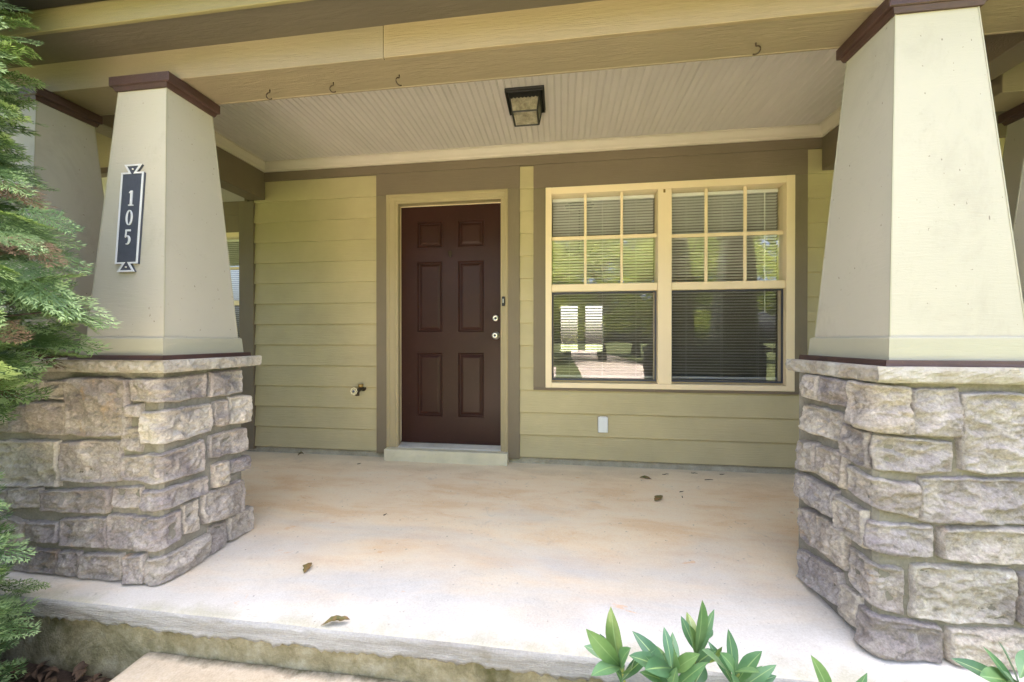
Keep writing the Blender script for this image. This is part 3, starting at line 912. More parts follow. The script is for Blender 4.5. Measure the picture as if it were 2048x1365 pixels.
LS = [(-0.446, 0.598, 0.846, -0.141, 0.595, 0.852), (-0.126, 0.751, 0.846, 0.193, 0.737, 0.851), (0.209, 0.74, 0.859, 0.39, 0.732, 0.854), (-0.162, 0.685, 0.737, -0.08, 0.683, 0.739), (-0.175, 0.542, 0.64, -0.082, 0.536, 0.64), (-0.077, 0.571, 0.709, 0.216, 0.571, 0.707), (0.23, 0.593, 0.712, 0.303, 0.581, 0.71), (0.312, 0.584, 0.722, 0.435, 0.567, 0.716), (0.208, 0.441, 0.554, 0.424, 0.419, 0.544), (-0.656, 0.595, 0.735, -0.462, 0.593, 0.744), (-0.744, 0.597, 0.724, -0.665, 0.604, 0.717), (-0.89, 0.592, 0.721, -0.755, 0.597, 0.724), (-0.569, 0.755, 0.831, -0.456, 0.753, 0.833), (-0.788, 0.737, 0.832, -0.579, 0.746, 0.831), (-0.176, 0.417, 0.513, 0.182, 0.393, 0.544), (-0.493, 0.388, 0.568, -0.18, 0.399, 0.583), (-0.858, 0.351, 0.555, -0.498, 0.365, 0.572), (0.226, 0.291, 0.402, 0.304, 0.28, 0.407), (0.322, 0.328, 0.391, 0.438, 0.314, 0.389), (-0.223, 0.296, 0.381, -0.078, 0.298, 0.391), (-0.076, 0.296, 0.374, 0.195, 0.28, 0.368), (-0.59, 0.256, 0.343, -0.239, 0.264, 0.377), (-0.758, 0.265, 0.347, -0.594, 0.27, 0.36), (0.081, 0.143, 0.276, 0.151, 0.126, 0.276), (0.169, 0.146, 0.286, 0.401, 0.097, 0.28), (-0.252, 0.117, 0.263, 0.074, 0.123, 0.261), (-0.495, 0.109, 0.226, -0.255, 0.117, 0.247), (-0.67, 0.119, 0.201, -0.504, 0.122, 0.212), (0.205, -0.018, 0.113, 0.295, -0.02, 0.104), (0.306, -0.006, 0.114, 0.454, -0.035, 0.103), (-0.059, -0.043, 0.088, 0.205, -0.055, 0.088), (-0.161, -0.034, 0.095, -0.064, -0.037, 0.105), (-0.381, -0.048, 0.079, -0.173, -0.041, 0.099), (-0.496, -0.031, 0.082, -0.389, -0.036, 0.094)]
def pmap(xc, yf, side, r=0.02):
    """perimeter coordinate s (0 at the visible corner) and relief depth -> plan position"""
    def f(s, d):
        if side < 0:          # left pier: front s<0, right-hand face s>0
            if s < -r: return (xc + s, yf - d)
            if s > r: return (xc + d, yf + s)
            t = (s + r) / (2 * r) * math.pi / 2
            return (xc - r + (r + d) * math.sin(t), yf + r - (r + d) * math.cos(t))
        if s > r: return (xc + s, yf - d)
        if s < -r: return (xc - d, yf - s)
        t = (s + r) / (2 * r) * math.pi / 2
        return (xc + r - (r + d) * math.cos(t), yf + r - (r + d) * math.sin(t))
    return f

def stone_mesh(q, fm, seed, zmin=-0.024, zmax=0.872):
    rng = random.Random(seed)
    s0, b0, t0, s1, b1, t1 = q
    b0, b1 = max(b0, zmin), max(b1, zmin); t0, t1 = min(t0, zmax), min(t1, zmax)
    g = 0.0045
    s0 -= g; s1 += g; b0 = max(b0 - g, zmin); b1 = max(b1 - g, zmin); t0 = min(t0 + g, zmax); t1 = min(t1 + g, zmax)
    w = s1 - s0; h = ((t0 - b0) + (t1 - b1)) / 2
    nu = max(10, int(w / 0.0046)); nv = max(10, int(h / 0.0046))
    depth = 0.031 + rng.uniform(-0.006, 0.008)
    planes = []
    for _ in range(6):
        planes.append((rng.uniform(-0.8, 0.8), rng.uniform(-0.8, 0.8), rng.uniform(-0.42, 0.42), rng.uniform(-0.65, 0.42), rng.uniform(0.0, 0.012)))
    ox, oy = rng.uniform(0, 90), rng.uniform(0, 90)
    k = rng.uniform(0.06, 0.22)
    V = []; F = []
    for j in range(nv + 1):
        b = -1 + 2 * j / nv
        for i in range(nu + 1):
            a = -1 + 2 * i / nu
            # squeeze the sampling towards the rim so that the flank stays steep
            aa = a * math.sqrt(max(0, 1 - k * b * b / 2)) ; bb = b * math.sqrt(max(0, 1 - k * a * a / 2))
            u = (aa + 1) / 2; v = (bb + 1) / 2
            s = s0 + w * u
            zb = b0 + (b1 - b0) * u; zt = t0 + (t1 - t0) * u
            z = zb + (zt - zb) * v
            s += 0.006 * fbm(ox + s * 16, oy + z * 16, 0.0, 3) * (abs(a) ** 2)
            z += 0.007 * fbm(ox + s * 16, oy + z * 16, 8.0, 3) * (abs(b) ** 2)
            e = min((1 - abs(a)) * w / 2, (1 - abs(b)) * h / 2)
            t = min(1.0, e / 0.010)
            pr = 1 - (1 - t) ** 2.4
            fac = min(c + gx * (aa - px) * w / 2 + gz * (bb - pz) * h / 2 for px, pz, gx, gz, c in planes)
            n1 = noise.ridged_multi_fractal(Vector((ox + s * 12, oy + z * 21, 2.0)), 0.9, 2.1, 4, 1.0, 2.0) - 1.0
            n2 = fbm(ox + s * 48, oy + z * 60, 5.0, 4)
            d = -0.016 + (depth + 0.016) * pr + min(1, e / 0.02) * (max(fac, -0.022) + 0.0125 * n1 + 0.0055 * n2)
            x, y = fm(s, d)
            V.append((x, y, max(z, zmin)))
    for j in range(nv):
        for i in range(nu):
            a = j * (nu + 1) + i
            F.append([a, a + 1, a + nu + 2, a + nu + 1])
    return V, F

def capstone(x0, x1, y0, y1, zb, zt, seed):
    """limestone slab, rock-faced edges all round"""
    step = 0.008
    per = []
    for (ax, ay, bx, by, nx, ny) in ((x0, y0, x1, y0, 0, -1), (x1, y0, x1, y1, 1, 0), (x1, y1, x0, y1, 0, 1), (x0, y1, x0, y0, -1, 0)):
        L = math.hypot(bx - ax, by - ay); n = int(L / step)
        for i in range(n):
            t = i / n
            cs = 0.7071 if i == 0 else 1
            per.append((ax + (bx - ax) * t, ay + (by - ay) * t, nx, ny))
    nz = 9
    V = []; F = []
    for i, (x, y, nx, ny) in enumerate(per):
        for k in range(nz + 1):
            t = k / nz
            z = zb + (zt - zb) * t
            r = noise.ridged_multi_fractal(Vector((x * 14 + seed, y * 14, z * 26)), 0.9, 2.1, 4, 1.0, 2.0) - 1.1
            d = 0.0055 * r + 0.004 * fbm(x * 30, y * 30, z * 40 + seed) - 0.006 * (abs(2 * t - 1) ** 4) - 0.003
            zz = z + (0.002 * fbm(x * 12, y * 12, seed) if k in (0, nz) else 0)
            V.append((x + nx * d, y + ny * d, zz))
    n = len(per); m = nz + 1
    for i in range(n):
        j = (i + 1) % n
        for k in range(nz):
            F.append([i * m + k, j * m + k, j * m + k + 1, i * m + k + 1])
    F.append([i * m + nz for i in range(n)])
    F.append([i * m for i in range(n)][::-1])
    return V, F

def generic_rows(sa, sb, rng, zmin=-0.02, zmax=0.865):
    out = []; z = zmin
    while z < zmax - 0.05:
        h = min(rng.uniform(0.10, 0.17), zmax - z)
        if zmax - z - h < 0.07: h = zmax - z
        s = sa
        while s < sb - 0.03:
            w = min(rng.uniform(0.12, 0.30), sb - s)
            if sb - s - w < 0.08: w = sb - s
            out.append((s + 0.006, z + 0.006, z + h - 0.006, s + w - 0.006, z + 0.006, z + h - 0.006))
            s += w
        z += h
    return out

def pier(side, xc, yf, yb, xo, stones, label, cap, seed):
    p = thing('stone_pier', ((xc + xo) / 2, (yf + yb) / 2, floor_z(1.6)), label, 'pier', 'rock-faced stone piers of the porch')
    mk('mortar_core', cbox(min(xc, xo), max(xc, xo), yf, yb, -0.03, 0.885, 0.012), 'mortar', p)
    mk('capstone', capstone(*cap, 0.873, 0.9245, seed), 'capstone', p)
    fm = pmap(xc, yf, side)
    for i, q in enumerate(stones):
        # close narrow authoring gaps so joints stay about a centimetre wide
        mk('stone', stone_mesh(q, fm, seed * 100 + i), 'stone', p, True)
    return p
rg = random.Random(3)
pier(-1, -1.678, 1.378, 1.79, -2.86, LS + generic_rows(-1.17, -0.90, rg) + [(-0.78, -0.03, 0.085, -0.51, -0.03, 0.085), (-0.88, 0.11, 0.24, -0.68, 0.11, 0.2), (-0.89, 0.26, 0.34, -0.77, 0.26, 0.34), (-0.89, 0.74, 0.84, -0.80, 0.74, 0.84), (-0.89, -0.02, 0.09, -0.79, -0.02, 0.09)],
     'stone pier carrying the column with the number plaque', (-2.885, -1.611, 1.337, 1.842), 11)
rg = random.Random(8)
pier(1, 1.03, 1.378, 1.79, 2.22, RS + generic_rows(0.44, 1.18, rg) + [(0.395, 0.12, 0.28, 0.43, 0.12, 0.28)],
     'stone pier standing on the floor just past the double window', (1.0085, 2.245, 1.337, 1.842), 23)
def rear_pier(xc, yc, side, label, seed):
    rg = random.Random(seed)
    p = thing('stone_pier', (xc, yc, floor_z(yc)), label, 'pier', 'rock-faced stone piers of the porch')
    hx, hy = 0.235, 0.21
    mk('mortar_core', cbox(xc - hx, xc + hx, yc - hy, yc + hy, -0.012, 0.885, 0.012), 'mortar', p)
    mk('capstone', capstone(xc - 0.28, xc + 0.28, yc - 0.25, yc + 0.25, 0.873, 0.9245, seed), 'capstone', p)
    fm = pmap(xc - hx if side > 0 else xc + hx, yc - hy, side)
    for i, q in enumerate(generic_rows(-0.42, 0.47, rg, -0.008) if side > 0 else generic_rows(-0.47, 0.42, rg, -0.008)):
        mk('stone', stone_mesh(q, fm, seed * 100 + i, -0.008), 'stone', p, True)
rear_pier(-3.25, 2.35, -1, 'set-back stone pier of the neighbouring porch behind the conifer', 31)
rear_pier(2.475, 2.20, 1, 'set-back stone pier of the neighbouring porch behind the paired columns', 41)

# ------------------------------------------------------------------ tapered columns
YC = 1.5895
def column(cx, cy, label):
    c = thing('porch_column', (cx, cy, 0.9245), label, 'column', 'tapered square porch columns')
    mk('base_moulding', frustum(cx, cy, 0.9248, 0.238, 0.226, 0.9440, 0.236, 0.224), 'darkcap', c)
    mk('base_band', join(frustum(cx, cy, 0.9443, 0.213, 0.204, 1.016, 0.208, 0.199), frustum(cx, cy, 1.016, 0.208, 0.199, 1.022, 0.200, 0.191)), 'colbase', c)
    mk('shaft', frustum(cx, cy, 1.0222, 0.1965, 0.1850, 2.150, 0.1262, 0.1112, 12), 'column', c)
    for sx in (-1, 1):
        for sy in (-1, 1):
            mk('corner_bead', tube([(cx + sx * 0.1960, cy + sy * 0.1845, 1.0225), (cx + sx * 0.1258, cy + sy * 0.1108, 2.149)], 0.0028, 4), 'colbase', c)
    mk('cap', join(frustum(cx, cy, 2.148, 0.136, 0.119, 2.166, 0.142, 0.125), cbox(cx - 0.157, cx + 0.157, cy - 0.130, cy + 0.130, 2.1665, 2.2098, 0.003)), 'darkcap', c)
    return c
column(-1.890, YC, 'cream tapered column with the house number plaque on its front')
column(-2.600, YC, 'cream tapered column half hidden behind the conifer')
column(1.287, YC, 'cream tapered column nearest the double window')
column(1.965, YC, 'cream tapered column mostly hidden by its twin beyond the double window')
column(-3.25, 2.35, 'shaded tapered column of the neighbouring porch behind the conifer')
column(2.475, 2.20, 'shaded tapered column of the neighbouring porch behind the paired columns')

# ------------------------------------------------------------------ blinds hanging behind the windows
def blind(x0, x1, y, z0, z1, label, wand=False):
    b = thing('window_blind', ((x0 + x1) / 2, y, z1), label, 'blind', 'white slatted window blinds')
    off = org(b)
    mk('head_rail', cbox(x0, x1, y - 0.014, y + 0.014, z1 - 0.028, z1, 0.002), 'blind', b)
    ang = math.radians(-20)
    V = []; F = []
    npt = 5
    for x in (x0 + 0.003, x1 - 0.003):
        for k in range(npt):
            t = -1 + 2 * k / (npt - 1)
            yy = 0.0125 * t; zz = 0.0016 * (1 - t * t)
            V.append((off.x * 0 + x, off.y + yy * math.cos(ang) - zz * math.sin(ang), off.z + yy * math.sin(ang) + zz * math.cos(ang)))
    for k in range(npt - 1):
        F.append([k, k + 1, npt + k + 1, npt + k])
    src = None
    z = z1 - 0.045
    i = 0
    rr = random.Random(int(abs(x0) * 1000))
    while z > z0 + 0.03:
        if src is None:
            src = mk('slat', (V, F), 'blind', b, True); o = src
        else:
            o = inst(src, b)
        o.location = (0, rr.uniform(-0.0006, 0.0006), z - z1)
        o.rotation_euler = (rr.uniform(-0.03, 0.03), rr.uniform(-0.0012, 0.0012), 0)
        z -= 0.0226
    mk('bottom_rail', cbox(x0 + 0.002, x1 - 0.002, y - 0.011, y + 0.011, z0, z0 + 0.018, 0.003), 'blind', b)
    for fx in (0.17, 0.5, 0.83):
        xx = x0 + (x1 - x0) * fx
        mk('ladder_cord', join(tube([(xx, y - 0.0128, z1 - 0.03), (xx, y - 0.0128, z0 + 0.01)], 0.0009, 4), tube([(xx, y + 0.0128, z1 - 0.03), (xx, y + 0.0128, z0 + 0.01)], 0.0009, 4)), 'blind', b)
    if wand:
        mk('wand', tube([(x1 - 0.10, y - 0.02, z1 - 0.03), (x1 - 0.098, y - 0.022, z1 - 0.95)], 0.004, 6), 'blind', b)
blind(-0.068, 0.739, 3.128, 0.70, 2.170, 'lowered blind in the window half next to the brown door')
blind(0.850, 1.653, 3.128, 0.70, 2.170, 'lowered blind in the window half farther from the brown door', True)
blind(-4.72, -3.48, FYW + 0.065, 0.69, 2.172, 'lowered blind in the set-back window behind the plaque column')

# chandelier in the room behind the window
ch = thing('chandelier', (0.22, 4.57, 2.63), 'small dark ceiling lamp hanging inside behind the blind next to the door', 'lamp')
mk('canopy', lathe([(0.01, 0.0), (0.17, -0.002), (0.175, -0.014), (0.12, -0.03), (0.01, -0.034)], (0.22, 4.57, 2.629), 'Z', 32), 'black', ch, True)
V, F = [], []
mk('ring', tube([(0.22 + 0.185 * math.cos(t * math.pi / 16), 4.57 + 0.185 * math.sin(t * math.pi / 16), 2.612) for t in range(33)], 0.005, 6, False), 'nickel', ch, True)
mk('stem', tube([(0.22, 4.57, 2.60), (0.22, 4.57, 2.05)], 0.007, 8), 'black', ch)
mk('arm', tube([(0.05, 4.57, 2.12), (0.12, 4.57, 2.02), (0.22, 4.57, 2.04), (0.32, 4.57, 2.02), (0.39, 4.57, 2.12)], 0.008, 8), 'black', ch, True)

# ------------------------------------------------------------------ house number plaque
def plaque():
    cz = 1.551
    tilt = math.atan2(0.185 - 0.1112, 2.150 - 1.0222)
    fy = YC - 0.185 + (cz - 1.0222) * math.tan(tilt)
    O = Vector((-1.8955, fy - 0.0005, cz))
    U = Vector((1, 0, 0)); W = Vector((0, math.sin(tilt), math.cos(tilt))); D = Vector((0, -math.cos(tilt), math.sin(tilt)))
    root = thing('number_plaque', tuple(O), 'slate and white vertical house number plaque reading 105', 'sign')
    outl = [(-.057, -.207), (-.019, -.207), (-.044, -.243), (.044, -.243), (.019, -.207), (.057, -.207), (.057, .207), (.019, .207), (.044, .243), (-.044, .243), (-.019, .207), (-.057, .207)]
    def P(a, b, d): return tuple(O + U * a + W * b + D * d)
    def prism(poly, d0, d1):
        n = len(poly)
        V = [P(a, b, d0) for a, b in poly] + [P(a, b, d1) for a, b in poly]
        F = [[i, (i + 1) % n, n + (i + 1) % n, n + i] for i in range(n)] + [list(range(n, 2 * n))]
        return V, F
    def offset(poly, dist):
        n = len(poly); outp = []
        for i in range(n):
            p0 = Vector(poly[i - 1]); p1 = Vector(poly[i]); p2 = Vector(poly[(i + 1) % n])
            d1 = (p1 - p0).normalized(); d2 = (p2 - p1).normalized()
            n1 = Vector((-d1.y, d1.x)); n2 = Vector((-d2.y, d2.x))
            b = (n1 + n2)
            b = b / max(0.35, b.dot(b) / 2) / 1.0
            outp.append((p1.x + b.x * dist, p1.y + b.y * dist))
        return outp
    # three convex pieces make the dark plate
    mk('plate', join(prism([(-.0565, -.2065), (.0565, -.2065), (.0565, .2065), (-.0565, .2065)], 0.0, 0.010),
                     prism([(-.0435, -.2425), (.0435, -.2425), (.0185, -.2068), (-.0185, -.2068)], 0.0, 0.0098),
                     prism([(-.0185, .2068), (.0185, .2068), (.0435, .2425), (-.0435, .2425)], 0.0, 0.0098)), 'plaque', root)
    inn = offset(outl, 0.0068)
    n = len(outl)
    V = [P(a, b, 0.0088) for a, b in outl] + [P(a, b, 0.0125) for a, b in outl] + [P(a, b, 0.0125) for a, b in inn] + [P(a, b, 0.0088) for a, b in inn]
    F = []
    for r in range(3):
        for i in range(n):
            j = (i + 1) % n
            F.append([r * n + i, r * n + j, (r + 1) * n + j, (r + 1) * n + i])
    mk('rim', (V, F), 'plaque_rim', root)
    def strokes(rects, cx, cz_):
        parts = [prism([(cx + a, cz_ + b) for a, b in poly], 0.0092, 0.0135) for poly in rects]
        return join(*parts)
    mk('digit_one', strokes([[(-.0035, -.030), (.0055, -.030), (.0055, .034), (-.0035, .034)], [(-.0035, .034), (-.0110, .0265), (-.0110, .0235), (-.0035, .0265)], [(-.0115, -.034), (.0130, -.034), (.0130, -.0301), (-.0115, -.0301)]], .003, .088), 'plaque_rim', root)
    seg = 28; V = []; F = []
    for (a, b, d) in ((.0165, .0345, .0092), (.0165, .0345, .0135), (.0098, .0305, .0135), (.0098, .0305, .0092)):
        for k in range(seg):
            t = 2 * math.pi * k / seg
            V.append(P(.0 + a * math.cos(t), b * math.sin(t), d))
    for r in range(3):
        for k in range(seg):
            j = (k + 1) % seg
            F.append([r * seg + k, r * seg + j, (r + 1) * seg + j, (r + 1) * seg + k])
    mk('digit_zero', (V, F), 'plaque_rim', root)
    five = [[(-.0110, .026), (.0125, .026), (.0140, .034), (-.0100, .034)], [(-.0120, .0020), (-.0075, .0020), (-.0062, .0259), (-.0102, .0259)]]
    cpts = []
    for k in range(15):
        t = math.radians(140 - k * 250 / 14)
        cpts.append((math.cos(t), math.sin(t), 0.0016 + 0.0030 * math.sin(math.pi * k / 14)))
    for k in range(14):
        q = []
        for (c, s, w), sg in ((cpts[k], 1), (cpts[k + 1], 1), (cpts[k + 1], -1), (cpts[k], -1)):
            q.append((-.0015 + c * (.0125 + sg * w), -.0130 + s * (.0185 + sg * w * .8)))
        five.append(q[::-1])
    mk('digit_five', strokes(five, -.002, -.088), 'plaque_rim', root)
    for b in (.222, -.222):
        mk('screw', lathe([(0.004, 0.0), (0.004, -0.003), (0.001, -0.004)], P(0, b, 0.0095), 'Y', 10), 'nickel', root, True)
plaque()

# ------------------------------------------------------------------ ceiling lantern
def lantern():
    cx, cy = -0.224, 2.408
    L = thing('ceiling_lantern', (cx, cy, CZ), 'black square lantern with dusty glass fixed to the boarded ceiling', 'lamp')
    zt, zb = 2.536, 2.436
    ht, hb = 0.098, 0.079
    mk('base_plate', join(cbox(cx - 0.122, cx + 0.122, cy - 0.122, cy + 0.122, 2.549, 2.5598, 0.003),
                          cbox(cx - 0.121, cx - 0.111, cy - 0.121, cy + 0.121, 2.533, 2.5488, 0.002), cbox(cx + 0.111, cx + 0.121, cy - 0.121, cy + 0.121, 2.533, 2.5488, 0.002),
                          cbox(cx - 0.1108, cx + 0.1108, cy - 0.121, cy - 0.111, 2.533, 2.5488, 0.002), cbox(cx - 0.1108, cx + 0.1108, cy + 0.111, cy + 0.121, 2.533, 2.5488, 0.002)), 'black', L)
    corners_t = [(cx + a * ht, cy + b * ht, 2.549) for a, b in ((-1, -1), (1, -1), (1, 1), (-1, 1))]
    corners_b = [(cx + a * hb, cy + b * hb, zb) for a, b in ((-1, -1), (1, -1), (1, 1), (-1, 1))]
    parts = []
    for k in range(4):
        parts.append(tube([corners_t[k], corners_b[k]], 0.0068, 4))
        parts.append(tube([corners_b[k], corners_b[(k + 1) % 4]], 0.0062, 4))
    mk('frame', join(*parts), 'black', L)
    # scalloped valance under the plate on each side
    for k in range(4):
        a = Vector(corners_t[k]); b = Vector(corners_t[(k + 1) % 4])
        da = Vector(corners_b[k]) - a; db = Vector(corners_b[(k + 1) % 4]) - b
        nrm = (b - a).cross(da).normalized() * 0.003
        V = []; F = []
        n = 49
        for i in range(n):
            t = i / (n - 1)
            dep = 0.30 + 0.06 * abs(math.sin(t * math.pi * 8))
            top = a.lerp(b, t); low = (a + da * dep).lerp(b + db * dep, t)
            V += [tuple(top - nrm), tuple(low - nrm)]
        for i in range(n - 1):
            F.append([2 * i, 2 * i + 1, 2 * i + 3, 2 * i + 2])
        mk('scalloped_trim', (V, F), 'black', L)
    for k in range(4):
        q = [Vector(corners_t[k]), Vector(corners_t[(k + 1) % 4]), Vector(corners_b[(k + 1) % 4]), Vector(corners_b[k])]
        mk('glass_pane', ([tuple(v) for v in q], [[0, 1, 2, 3]]), 'lantern_glass', L)
    mk('glass_pane', ([tuple(Vector(c) + Vector((0, 0, 0.002))) for c in corners_b], [[0, 1, 2, 3]]), 'lantern_glass', L)
    for s in (-1, 1):
        mk('bulb', lathe([(0.012, 0.0), (0.013, -0.018), (0.026, -0.04), (0.030, -0.058), (0.022, -0.076), (0.004, -0.084)], (cx + s * 0.040, cy, 2.548), 'Z', 20), 'bulb', L, True)
lantern()

# ------------------------------------------------------------------ hooks, spigot, outlet, doorbell
for i, (x, y, rz, lb) in enumerate(((-1.389, 1.640, 0.2, 'small dark screw hook under the beam, nearest the plaque column'), (-1.055, 1.632, 0.25, 'small dark screw hook under the beam, the middle one of three'),
                                    (-0.729, 1.625, 0.9, 'small dark screw hook under the beam, just past the board seam'), (0.783, 1.636, 2.6, 'lone dark screw hook under the beam by the window column'))):
    pts = [Vector((0, 0, 0.012)), Vector((0, 0, -0.012))]
    for k in range(10):
        t = math.radians(90 + k * 25)
        pts.append(Vector((0.014 + 0.0155 * math.cos(t) - 0.014, 0, -0.030 + 0.0165 * math.sin(t))))
    rot = Matrix.Rotation(rz, 3, 'Z')
    pts = [rot @ p + Vector((x, y, BZ + 0.003)) for p in pts]
    o = mk('screw_hook', tube(pts, 0.0026, 6), 'rust', None, True)
    tag(o, lb, 'hook', 'screw hooks under the porch beam')

def spigot():
    x, z = -1.688, 0.592
    s = thing('hose_spigot', (x, YW - 0.011, z), 'brass hose spigot with a round pale handle on the olive siding', 'spigot')
    mk('wall_flange', lathe([(0.026, 0.0), (0.026, -0.005), (0.014, -0.008), (0.013, -0.04)], (x, YW - 0.010, z), 'Y', 20), 'darkbrass', s, True)
    mk('body', join(tube([(x, YW - 0.03, z), (x - 0.004, YW - 0.075, z - 0.004), (x - 0.008, YW - 0.088, z - 0.022), (x - 0.009, YW - 0.092, z - 0.052)], [0.015, 0.017, 0.015, 0.013], 14),
                    lathe([(0.015, 0.0), (0.0165, -0.004), (0.0165, -0.018), (0.013, -0.019)], (x - 0.009, YW - 0.092, z - 0.036), 'Z', 18)), 'darkbrass', s, True)
    mk('vacuum_breaker', lathe([(0.021, -0.012), (0.023, 0.0), (0.023, 0.012), (0.020, 0.016)], (x + 0.002, YW - 0.060, z + 0.026), 'Z', 20), 'brass', s, True)
    hx, hy, hz = x - 0.026, YW - 0.118, z - 0.014
    mk('stem', tube([(x - 0.006, YW - 0.075, z - 0.004), (hx, hy, hz)], 0.006, 8), 'darkbrass', s, True)
    rim = []
    n = 64
    for k in range(n + 1):
        t = 2 * math.pi * k / n
        r = 0.0265 + 0.0022 * math.cos(8 * t)
        rim.append((hx + r * math.cos(t), hy, hz + r * math.sin(t)))
    parts = [tube(rim, 0.0036, 6, False)]
    for k in range(8):
        t = 2 * math.pi * k / 8 + 0.39
        parts.append(tube([(hx + 0.012 * math.cos(t), hy, hz + 0.012 * math.sin(t)), (hx + 0.0255 * math.cos(t), hy, hz + 0.0255 * math.sin(t))], 0.0028, 6))
    parts.append(lathe([(0.0145, 0.004), (0.0145, -0.003), (0.012, -0.004)], (hx, hy, hz), 'Y', 20))
    mk('handle', join(*parts), 'handle', s, True)
    mk('handle_tag', lathe([(0.011, -0.004), (0.011, -0.0062), (0.003, -0.007)], (hx, hy, hz), 'Y', 18), 'tag', s, True)
spigot()

ou = thing('outlet_cover', (0.331, YW - 0.009, 0.335), 'white plastic outlet cover on the siding below the window', 'outlet cover')
mk('back_plate', cbox(0.289, 0.373, YW - 0.016, YW - 0.004, 0.270, 0.401, 0.003), 'foundation', ou)
mk('lid', cbox(0.2935, 0.3685, YW - 0.031, YW - 0.0162, 0.2745, 0.3965, 0.005), 'plastic', ou)
mk('hinge', cbox(0.305, 0.357, YW - 0.029, YW - 0.0185, 0.3968, 0.4025, 0.001), 'plastic', ou)

db = thing('doorbell', (-0.462, YW - 0.034, 1.321), 'narrow black doorbell with a white button on the door casing', 'doorbell')
mk('plate', cbox(-0.4742, -0.4512, YW - 0.050, YW - 0.028, 1.283, 1.360, 0.003), 'black', db)
mk('button', cbox(-0.4668, -0.4590, YW - 0.0545, YW - 0.0497, 1.307, 1.341, 0.002), 'plastic', db)

# ------------------------------------------------------------------ leaves
def leaf_mesh(base, tip, width, up, fold=0.25, droop=0.1, nseg=9, ragged=0.0, seed=0, widest=0.5, curl=0.0):
    base = Vector(base); tip = Vector(tip)
    ax = tip - base; L = ax.length; ax.normalize()
    up = Vector(up)
    side = ax.cross(up)
    if side.length < 0.05:
        side = ax.cross(Vector((0, 1, 0.3)))
    side.normalize(); up = side.cross(ax).normalized()
    rng = random.Random(seed)
    V = []; F = []
    for i in range(nseg + 1):
        t = i / nseg
        w = width / 2 * (math.sin(math.pi * t ** (math.log(0.5) / math.log(widest))) ** 0.85 if 0 < t < 1 else 0.0)
        w = max(w, 0.0012 if t < 0.2 else 0.0003)
        mid = base + ax * (L * t) + up * (droop * L * math.sin(math.pi * t) + curl * L * t * t)
        for s in (-1, -0.5, -0.07, 0.07, 0.5, 1):
            jag = 1 + ragged * rng.uniform(-1, 1) if abs(s) == 1 else 1
            V.append(tuple(mid + side * (s * w * jag) + up * (abs(s) * fold * w + (0.004 * math.sin(t * 19 + s * 3) * ragged))))
    for i in range(nseg):
        for k in range(5):
            a = i * 6 + k
            F.append([a, a + 1, a + 7, a + 6])
    return V, F

def laurel_leaf(vf, parent):
    o = mk('leaf', vf, ['laurel', 'laurel_rib'], parent, True)
    o.data.polygons.foreach_set('material_index', [1 if i % 5 == 2 else 0 for i in range(len(o.data.polygons))])
    return o
LAUREL = {'A': ((0.157, 1.0, 0.165), [(0.13, 1.0, 0.315), (0.063, 0.95, 0.288), (0.063, 1.03, 0.18), (0.159, 1.06, 0.169), (0.17, 0.94, 0.26), (0.073, 0.92, 0.198), (0.15, 1.05, 0.183)]),
'B': ((0.275, 0.97, 0.177), [(0.184, 1.0, 0.256), (0.162, 0.92, 0.257), (0.268, 1.02, 0.26), (0.252, 0.89, 0.319), (0.298, 1.05, 0.226), (0.25, 1.04, 0.194), (0.326, 0.93, 0.27), (0.188, 0.87, 0.27)]),
'C': ((0.361, 1.06, 0.176), [(0.37, 1.04, 0.326), (0.332, 1.09, 0.243), (0.357, 1.12, 0.235), (0.433, 1.14, 0.179), (0.337, 1.04, 0.257)]),
'D': ((0.433, 1.0, 0.161), [(0.487, 0.98, 0.253), (0.43, 1.03, 0.263), (0.378, 0.95, 0.263), (0.462, 0.94, 0.233), (0.497, 1.06, 0.151), (0.327, 0.92, 0.288)]),
'E': ((0.659, 1.0, 0.136), [(0.607, 1.0, 0.24), (0.729, 1.05, 0.128), (0.68, 0.95, 0.175)]),
'F': ((1.046, 1.0, 0.216), [(0.935, 1.03, 0.242), (1.003, 1.0, 0.315), (0.918, 0.95, 0.269), (1.129, 1.06, 0.259), (1.051, 0.96, 0.3)])}
bushes = [('A', 'B', 'C', 'D'), ('E',), ('F',)]
blabels = ['glossy green laurel shoots crowded in front of the porch slab edge', 'single green laurel sprig poking up before the slab beside the larger clump', 'green laurel sprig leaning in front of the window-side stone pier']
